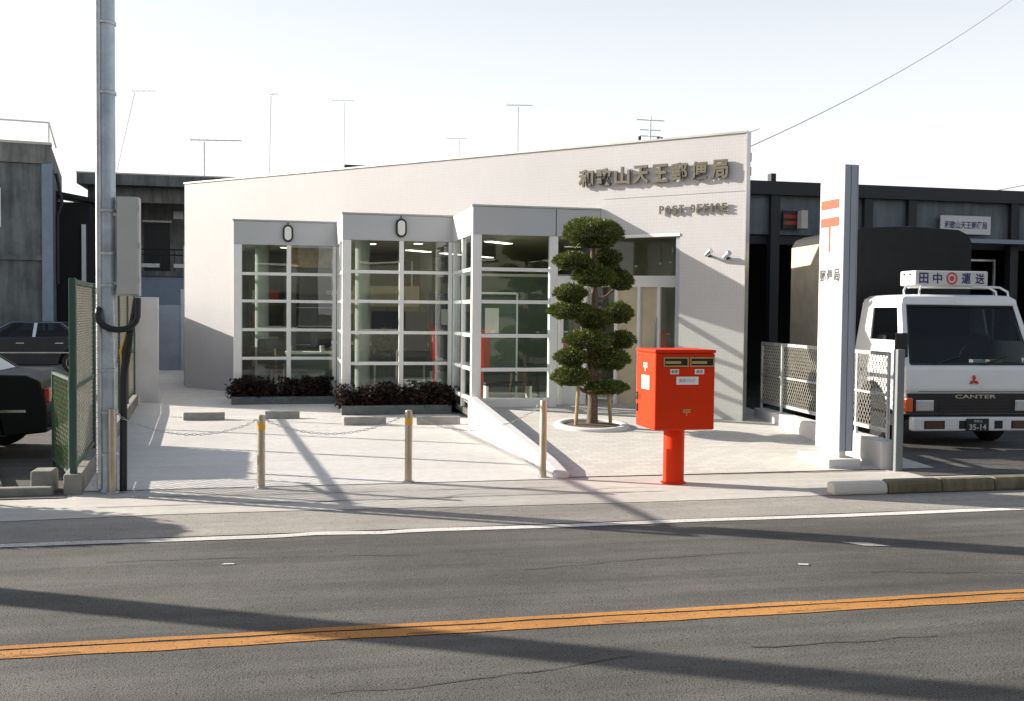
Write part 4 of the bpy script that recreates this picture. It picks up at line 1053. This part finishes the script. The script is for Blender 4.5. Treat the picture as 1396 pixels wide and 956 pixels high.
ub.append((.29, -.1, 1.85))
part('flexible_conduit', B().tube(ub, .03, 10), 'dark', UP, False, smooth=True)
for i, (r_, xo, m_) in enumerate(((.026, .2, 'dark'), (.012, .16, 'bandy'), (.02, .24, 'dark'))):
    part('cable', B().tube([(.27, -.09, 1.84), (.25, -.09, 1.7), (xo-.03, -.08, 1.35), (.15+.01*i, -.07, 1.1), (.14+.012*i, -.06, .02)], r_, 8), m_, UP, False, smooth=True)
CB = thing('meter_cabinet', 'beige steel meter cabinet strapped to the utility pole', 'cabinet', (-1.44, 10.3, 1.87))
part('box', B().box(-.1, .1, -.07, .09, 0, .93), 'cabinet', CB, False, bev=.01)
part('door', B().box(-.09, .092, -.082, -.0705, .015, .915), 'cabinet', CB, False, bev=.005)
for zz in (.12, .45, .8): part('hinge', B().box(.0905, .108, -.085, -.05, zz, zz+.05), 'steel', CB, False)
for zz in (.1, .75): part('strap', B().box(-.14, -.1005, -.03, .03, zz, zz+.03), 'steel', CB, False)

# ------------------------------------------------------------------ tall mesh fence on the left
GA, GB = Vector((-1.93, 10.25)), Vector((-2.66, 19.55))
gd = (GB-GA).normalized()
tag(part('fence_base', B().obox(GA-gd*.08, GB, .16, 0, .2), 'block', bev=.012), 'long low concrete footing under the tall mesh fence', 'wall')
TF = thing('mesh_fence', 'tall green-framed mesh fence beside the utility pole', 'fence', (GA.x, GA.y, .2))
L = (GB-GA).length; nposts = 6
for q in range(nposts):
    p = GA+gd*(L*q/(nposts-1)); part('post', B().box(p.x-.03, p.x+.03, p.y-.03, p.y+.03, .2005, 2.03), 'greenpaint', TF, bev=.005)
for zz, nm in ((2.0, 'top_rail'), (1.0, 'middle_rail'), (.26, 'bottom_rail')): part(nm, B().obox(GA+gd*.03, GB-gd*.03, .035, zz-.022, zz+.022), 'greenpaint', TF)
stuff(part('wire_mesh', lattice(GA+gd*.03, GB-gd*.03, .285, 1.97, .12, .0042, .42), 'meshbeige', TF))
HA, HB = Vector((-2.05, 10.75)), Vector((-2.44, 11.9))
hd = (HB-HA).normalized()
GF = thing('low_mesh_fence', 'short green mesh fence panel beside the dark parked car', 'fence', (HA.x, HA.y, .016))
for u in (0., (HB-HA).length): p = HA+hd*u; part('post', B().tube([(p.x, p.y, .016), (p.x, p.y, 1.08)], .022, 8), 'greenpaint', GF)
for zz in (1.05, .12): part('rail', B().obox(HA, HB, .03, zz-.014, zz+.014), 'greenpaint', GF)
stuff(part('wire_mesh', lattice(HA, HB, .14, 1.03, .11, .0042, .9), 'meshgreen', GF))
GU = thing('drain_kerb', 'broken concrete drain kerb at the side yard entrance', 'kerb', (-2.6, 10.2, 0))
part('side', B().obox((-4.5, 10.25), (-2.1, 10.2), .1, 0, .09), 'block', GU, bev=.015)
part('side', B().obox((-2.62, 10.35), (-3.3, 12.6), .09, 0, .1), 'block', GU, bev=.015)
part('block', B().box(-2.32, -2.12, 10.3, 10.55, 0, .22), 'block', GU, bev=.02)

# boundary wall (grey slab) at the end of the fence
bw = B().box(-2.66, -2.24, 19.6, 19.72, 0, 1.96); bw.obox((-2.72, 19.73), (-3.4, 27.5), .12, 0, 1.95)
tag(part('boundary_wall', bw, 'plaster', bev=.008), 'pale grey boundary wall slab at the far end of the mesh fence', 'wall')
AL = thing('side_gate', 'blue-grey panel gate closing the alley beside the post office', 'gate', (-1.9, 27.2, .2))
part('panel', B().box(-1.2, -.62, 0, .05, 0, 1.65), 'bluepanel', AL, False); part('panel', B().box(-.6, 1.6, 0, .05, 0, 2.0), 'bluepanel', AL, False)
part('post', B().box(-.66, -.58, -.03, .08, 0, 2.05), 'grey', AL, False)
tag(part('alley_step', B().box(-2.2, 0, 25.9, 27.1, 0, .32), 'edge', bev=.02), 'beige concrete step at the back of the alley', 'step')

# ------------------------------------------------------------------ cars
def sedan(name, label, loc, rz, paint, group='dark cars in the side yard'):
    t = thing(name, label, 'car', loc, rz, group)
    p_ = lambda n, b, m, parent=None, **k: part(n, b, m, parent or t, False, **k)
    # local: +x = front, length 4.3, width 1.66
    side = [(-2.12, .32), (-2.12, .62), (-2.05, .9), (-1.9, .97), (-1.1, .99), (.75, .95), (1.9, .84), (2.1, .74), (2.15, .5), (2.12, .3), (1.72, .27)]
    side += arcpts(1.32, .3, .37, 0, 180, 8)+[(.9, .24), (-.92, .24)]+arcpts(-1.3, .3, .37, 0, 180, 8)+[(-1.72, .28)]
    body = p_('body', B().prism(side, lambda u, v, tt: (u, tt, v), -.83, .83), paint, fix=True, bev=.05, seg=3)
    def gp(x, z, s): return (x, s*(.74-.14*(z-.95)/.42), z)
    lo = [(-1.5, .97), (.95, .94)]; hi = [(-.95, 1.36), (.25, 1.38)]
    vs = [gp(-1.5, .97, -1), gp(.95, .94, -1), gp(.95, .94, 1), gp(-1.5, .97, 1), gp(-.95, 1.36, -1), gp(.25, 1.38, -1), gp(.25, 1.38, 1), gp(-.95, 1.36, 1)]
    b = B()
    g1 = frame_face(b, vs[0], vs[1], vs[5], vs[4], .08, .1, .06, .12, .01)
    g2 = frame_face(b, vs[2], vs[3], vs[7], vs[6], .1, .08, .06, .12, .01)
    g3 = frame_face(b, vs[1], vs[2], vs[6], vs[5], .06, .06, .06, .08, .01)
    g4 = frame_face(b, vs[3], vs[0], vs[4], vs[7], .06, .06, .06, .08, .01)
    b.quad(vs[4], vs[5], vs[6], vs[7])
    gh_ = p_('greenhouse', b, paint, fix=True)
    for g in (g1, g2): p_('side_window', B().quad(*g), 'glass_dark')
    p_('windscreen', B().quad(*g3), 'glass_dark'); p_('rear_window', B().quad(*g4), 'glass_dark')
    for s in (-1, 1):
        pz = [gp(-.35, .97, s), gp(-.27, .97, s), gp(-.3, 1.36, s), gp(-.38, 1.36, s)]
        pz = [(x, y+s*.003, z) for x, y, z in pz]; p_('door_pillar', B().quad(*pz), 'chrome')
        q = [Vector(gp(.9, .97, s)), Vector(gp(.25, 1.355, s)), Vector(gp(-.95, 1.345, s)), Vector(gp(-1.42, 1.0, s))]
        for v_ in q: v_.y += s*.012
        p_('window_trim', B().tube(q, .011, 5), 'chrome')
        p_('side_moulding', B().box(-1.9, 1.9, s*.832-.006, s*.832+.006, .55, .58), 'chrome')
        for xx in (.0, -.95): p_('door_handle', B().box(xx-.1, xx+.1, s*.842-.01, s*.842+.01, .8, .825), 'chrome')
        p_('tail_lamp', B().box(-2.14, -2.08, s*.62-.17, s*.62+.17, .66, .82), 'taill', bev=.01)
        p_('headlamp', B().box(2.1, 2.165, s*.6-.18, s*.6+.18, .56, .7), 'headl', bev=.01)
    p_('bumper', B().box(-2.22, -2.08, -.82, .82, .38, .54), 'dark', bev=.03); p_('bumper', B().box(2.1, 2.25, -.82, .82, .34, .5), 'dark', bev=.03)
    p_('seats', B().box(-1.1, .3, -.6, .6, .75, 1.12), 'dark', bev=.05)
    for xx in (1.32, -1.3):
        for s in (-1, 1):
            wv = part('wheel', B().lathe([(.19, -.09), (.28, -.09), (.3, -.06), (.3, .06), (.28, .09), (.19, .09)], (xx, s*.74, .3), 22, 'y'), 'rubber', t, False, smooth=True)
            part('rim', B().lathe([(.05, -.06), (.19, -.092), (.19, .092), (.05, .06)], (xx, s*.74, .3), 16, 'y'), 'steel', wv, False, smooth=True)
    return t
sedan('parked_car', 'near black sedan with its tail at the short green fence', (-4.75, 13.3, .016), math.pi, 'carpaint2')
sedan('parked_car', 'dark blue sedan parked side-on below the old concrete building', (-6.7, 29.6, .016), math.pi, 'carpaint')
HG = thing('hedge', 'clipped evergreen hedge at the side yard entrance, just beyond the left edge', 'hedge', (-5.5, 10.15, 0))
def hp(a, zz, k): # superellipse plan, rounded top
    rx, ry = 1.9*k, .38*k
    c_, s_ = math.cos(a), math.sin(a); q = (abs(c_)**4+abs(s_)**4)**-.25
    f = (1-max(0, zz-.75)**2/(.76**2)*.9)**.5
    return Vector((rx*c_*q*f, ry*s_*q*f, zz))
b = B(); vs = []; fs = []
for j in range(9):
    for i in range(24): vs.append(tuple(hp(2*math.pi*i/24, .02+1.42*j/8, .93)))
for j in range(8):
    for i in range(24): fs.append((j*24+i, j*24+(i+1) % 24, (j+1)*24+(i+1) % 24, (j+1)*24+i))
fs.append(tuple(range(8*24, 9*24)))
part('core', b.add(vs, fs), 'pine_in', HG, False)
b = B(); random.seed(77)
for q in range(5000):
    c = hp(random.uniform(0, 6.28), random.uniform(.03, 1.5), random.uniform(.92, 1.06)); d1 = Vector((random.uniform(-1, 1), random.uniform(-1, 1), random.uniform(-.5, 1))).normalized(); d2 = d1.cross(Vector((random.uniform(-1, 1), .3, 1))).normalized(); sz = random.uniform(.03, .06)
    b.add([c-d1*sz, c+d2*sz*.5, c+d1*sz, c-d2*sz*.5], [(0, 1, 2, 3)])
stuff(part('leaves', b, 'pine', HG, False))

# ------------------------------------------------------------------ buildings on the left
BL1 = thing('old_building', 'stained grey concrete two-storey building with a rooftop railing', 'building', (-7.0, 34, 0), R(9))
lp = lambda n, b, m, parent=None: part(n, b, m, parent or BL1, False)
lp('wall', B().box(-8, -.02, 0, 8, 0, 6.14), 'oldconc')
lp('roof_slab', B().box(-8, .0, -.08, 8.1, 6.15, 6.72), 'oldconc2')
lp('roof_edge', B().box(-8, .02, -.1, .3, 6.725, 6.8), 'edge')
lp('corner_pilaster', B().box(-.26, .04, -.14, -.001, 0, 6.14), 'bluepanel')
wn = lp('window', B().box(-3.2, -1.45, -.05, -.001, 4.24, 5.3), 'dark')
for d in ((-3.22, -1.39, -.07, -.002, 5.301, 5.36), (-3.22, -1.39, -.07, -.002, 4.18, 4.239), (-1.449, -1.39, -.07, -.003, 4.24, 5.3), (-2.4, -2.34, -.06, -.051, 4.24, 5.3)): lp('frame', B().box(*d), 'frame', wn)
lp('roof_railing', B().tube([(-8, .05, 7.42), (-.06, .05, 7.42)], .03, 6), 'frame')
for xx in (-6.5, -5, -3.5, -2, -.06): lp('railing_post', B().tube([(xx, .05, 6.8), (xx, .05, 7.42)], .025, 6), 'frame')
lp('railing_return', B().tube([(-.06, .05, 7.42), (.1, .9, 6.8)], .03, 6), 'frame')
lp('ledge', B().box(-8, -.27, -.1, -.001, 3.2, 3.35), 'oldconc')
lp('drainpipe', B().tube([(.16, .2, 2.5), (.16, .2, 4.6), (.3, .2, 5.0), (.14, .2, 5.9)], .05, 8), 'darkbeam')
AH = thing('dark_house', 'dark narrow house between the two grey buildings', 'building', (-7.5, 38.3, 0))
part('wall', B().box(-8.6, -6.5, 37.5, 39.2, 0, 5.35), 'darkwall', AH)
part('roof', B().prism([(-8.7, 5.75), (-6.4, 5.36), (-6.4, 5.5), (-8.7, 5.9)], lambda u, v, t: (u, t, v), 37.3, 39.2), 'darkbeam', AH, fix=True)
part('gutter', B().box(-6.75, -6.62, 37.4, 37.49, 2.5, 4.6), 'frame', AH)

BL2 = thing('apartment_building', 'grey flat-roofed apartment block with recessed balcony behind the post office', 'building', (-3, 41, 0))
k = 40/34
part('roof_slab', B().box(-7.25, 6, 39.3, 48, 6.2, 6.58), 'oldconc', BL2)
part('roof_edge', B().box(-7.26, 6, 39.29, 48, 6.581, 6.63), 'edge', BL2)
part('rear_wall', B().box(-7.0, 6, 42.0, 42.2, 0, 6.19), 'oldconc2', BL2)
part('side_wall', B().box(-7.0, -6.1, 40.0, 42.0, 0, 6.19), 'oldconc', BL2)
part('lintel', B().box(-6.09, 6, 40.0, 40.3, 5.65, 6.19), 'oldconc2', BL2)
part('balcony_floor', B().box(-6.09, 6, 39.9, 41.99, 2.95, 3.15), 'oldconc', BL2)
for zz in (3.95, 3.75): part('balcony_rail', B().tube([(-6.09, 40.0, zz), (6, 40.0, zz)], .03, 6), 'darkbeam', BL2)
for i in range(12): part('baluster', B().box(-6+i*.5, -5.97+i*.5, 39.98, 40.02, 3.15, 3.94), 'darkbeam', BL2)
part('balcony_wall', B().box(-6.09, 6, 39.98, 40.12, .0, 2.94), 'bluepanel', BL2)
wn = part('window', B().box(-5.3, -4.35, 41.95, 41.995, 3.2, 5.1), 'dark', BL2); part('frame', B().box(-5.36, -4.29, 41.93, 41.99, 5.1, 5.17), 'frame', wn)
wn = part('window', B().box(-3.6, -2.4, 41.95, 41.995, 3.2, 5.1), 'dark', BL2); part('frame', B().box(-3.66, -2.34, 41.93, 41.99, 5.1, 5.17), 'frame', wn)
part('vent', B().box(-4.22, -3.85, 41.9, 41.99, 5.25, 5.55), 'steel', BL2)
for xx in (-5.2, -4.0, -2.9): part('laundry_board', B().box(xx, xx+.7, 39.85, 39.97, 3.28, 3.42), 'steel', BL2)
LB = thing('block_house', 'dark roof block peeking over the post office parapet', 'building', (3.1, 44, 0))
part('wall', B().box(2.5, 6.0, 43, 47, 0, 7.45), 'oldconc', LB); part('roof', B().box(2.4, 6.1, 42.9, 47.1, 7.46, 7.75), 'darkbeam', LB)

# ------------------------------------------------------------------ antennas, far pole, wires
def antenna(name, label, x, y, z0, z1, w0, w1, tilt=0, fins=7, r=.022):
    t = thing(name, label, 'antenna', (x, y, z0), 0, 'television antennas above the roofs')
    part('mast', B().tube([(tilt*-1, 0, 0), (0, 0, z1-z0)], r, 6), 'steel', t, False)
    part('boom', B().tube([(w0, 0, z1-z0+.05), (w1, 0, z1-z0+.1)], r*.7, 5), 'steel', t, False)
    for i in range(fins):
        xx = w0+(w1-w0)*i/(fins-1); l_ = .42-.25*i/(fins-1)
        part('element', B().tube([(xx, -l_, z1-z0+.07), (xx, l_, z1-z0+.07)], r*.4, 4), 'steel', t, False)
    return t
antenna('antenna', 'television antenna on a straight mast over the apartment block', -2.96, 40.5, 6.63, 8.05, -.5, 1.35, r=.03)
antenna('antenna', 'thin leaning antenna beside the utility pole', -5.5, 41, 6.63, 9.85, -.1, .75, .7, 5, r=.014)
antenna('antenna', 'tall bare antenna left of the middle of the parapet', -.55, 43, 0, 10.4, -.05, .25, .2, 4, r=.016)
antenna('antenna', 'faint antenna above the leftmost glass bay', 2.4, 43, 0, 10.3, -.5, .35, .1, 5, r=.012)
antenna('antenna', 'straight antenna mast above the middle of the parapet', 9.7, 43, 0, 10.5, -.5, .6, 0, 6, r=.02)
antenna('antenna', 'low faint antenna over the middle glass bay', 7.0, 42, 0, 8.8, -.5, .3, 0, 5, r=.012)
FP = thing('power_pole', 'distant power pole with crossarms behind the parapet', 'pole', (29.1, 80, 0))
part('shaft', B().tube([(0, 0, 0), (0, 0, 17.9)], .09, 8), 'steel', FP, False)
for zz, wd in ((17.5, 1.2), (16.7, .9), (16.2, .9)): part('crossarm', B().box(-wd, wd, -.04, .04, zz, zz+.07), 'steel', FP, False)
for xx in (-.9, .7, 1.0): part('insulator', B().box(xx-.1, xx+.1, -.1, .1, 15.9, 16.19), 'darkbeam', FP, False)
def wire(label, a, c, sag, r):
    a = Vector(a); c = Vector(c)
    pts = [a.lerp(c, i/24)-Vector((0, 0, sag*4*(i/24)*(1-i/24))) for i in range(25)]
    return tag(part('overhead_wire', B().tube(pts, r, 5), 'steel'), label, 'wire', 'overhead wires')
wire('overhead wire running up from the post office corner', (6.9, 16.0, 4.25), (21.6, 26, 11.8), .35, .008)
wire('thin wire dropping to the shed roof', (14.0, 18.5, 4.3), (24, 22, 6.6), .1, .008)
wire('short wire from the parapet corner towards the sky', (6.55, 14.2, 4.43), (9.2, 19, 5.45), .02, .008)

# ------------------------------------------------------------------ roadside concrete pole beyond the left edge of the view
RP = thing('concrete_pole', 'round concrete power pole at the roadside beyond the view', 'pole', (-6.6, 9.3, 0))
part('shaft', B().lathe([(.17, 0), (.15, 4), (.13, 9)], (0, 0, 0), 18), 'block', RP, False, smooth=True)
part('crossarm', B().box(-.9, .9, -.05, .05, 8.3, 8.42), 'darkbeam', RP, False)
part('transformer', B().lathe([(.25, 0), (.27, .1), (.27, .7), (.2, .8)], (.45, 0, 6.5), 16), 'cabinet', RP, False, smooth=True)

# ------------------------------------------------------------------ houses on the other side of the road (mirrored in the glass)
random.seed(41)
for i, (xa, xb, hh, m_, lab) in enumerate(((-22, -10.5, 6.2, 'oldconc2', 'grey rendered house across the road, seen only as a reflection'), (-9.5, 1.5, 6.8, 'oldconc', 'stained concrete house across the road with dark shutters'), (2.5, 12, 5.8, 'interior', 'beige house across the road with wide shop windows'), (13, 24, 6.6, 'oldconc2', 'grey house across the road opposite the shed'), (25, 38, 6.0, 'block', 'low brown house across the road, farthest along'))):
    h_ = thing('house', lab, 'building', ((xa+xb)/2, -9, 0), 0, 'houses across the road')
    part('wall', B().box(xa, xb, -17, -9, 0, hh), m_, h_)
    part('roof', B().prism([(-17.6, hh+.001), (-8.4, hh+.001), (-8.4, hh+.15), (-13, hh+2.2), (-17.6, hh+.15)], lambda u, v, t: (t, u, v), xa-.3, xb+.3), 'darkbeam', h_, fix=True)
    for q in range(3):
        x_ = xa+(xb-xa)*(q+.5)/3
        for z_ in (1.0, 3.9):
            wn = part('window', B().box(x_-.9, x_+.9, -8.99, -8.95, z_, z_+1.5), 'dark', h_); part('frame', B().box(x_-.95, x_+.95, -8.985, -8.9, z_-.08, z_-.001), 'frame', wn)
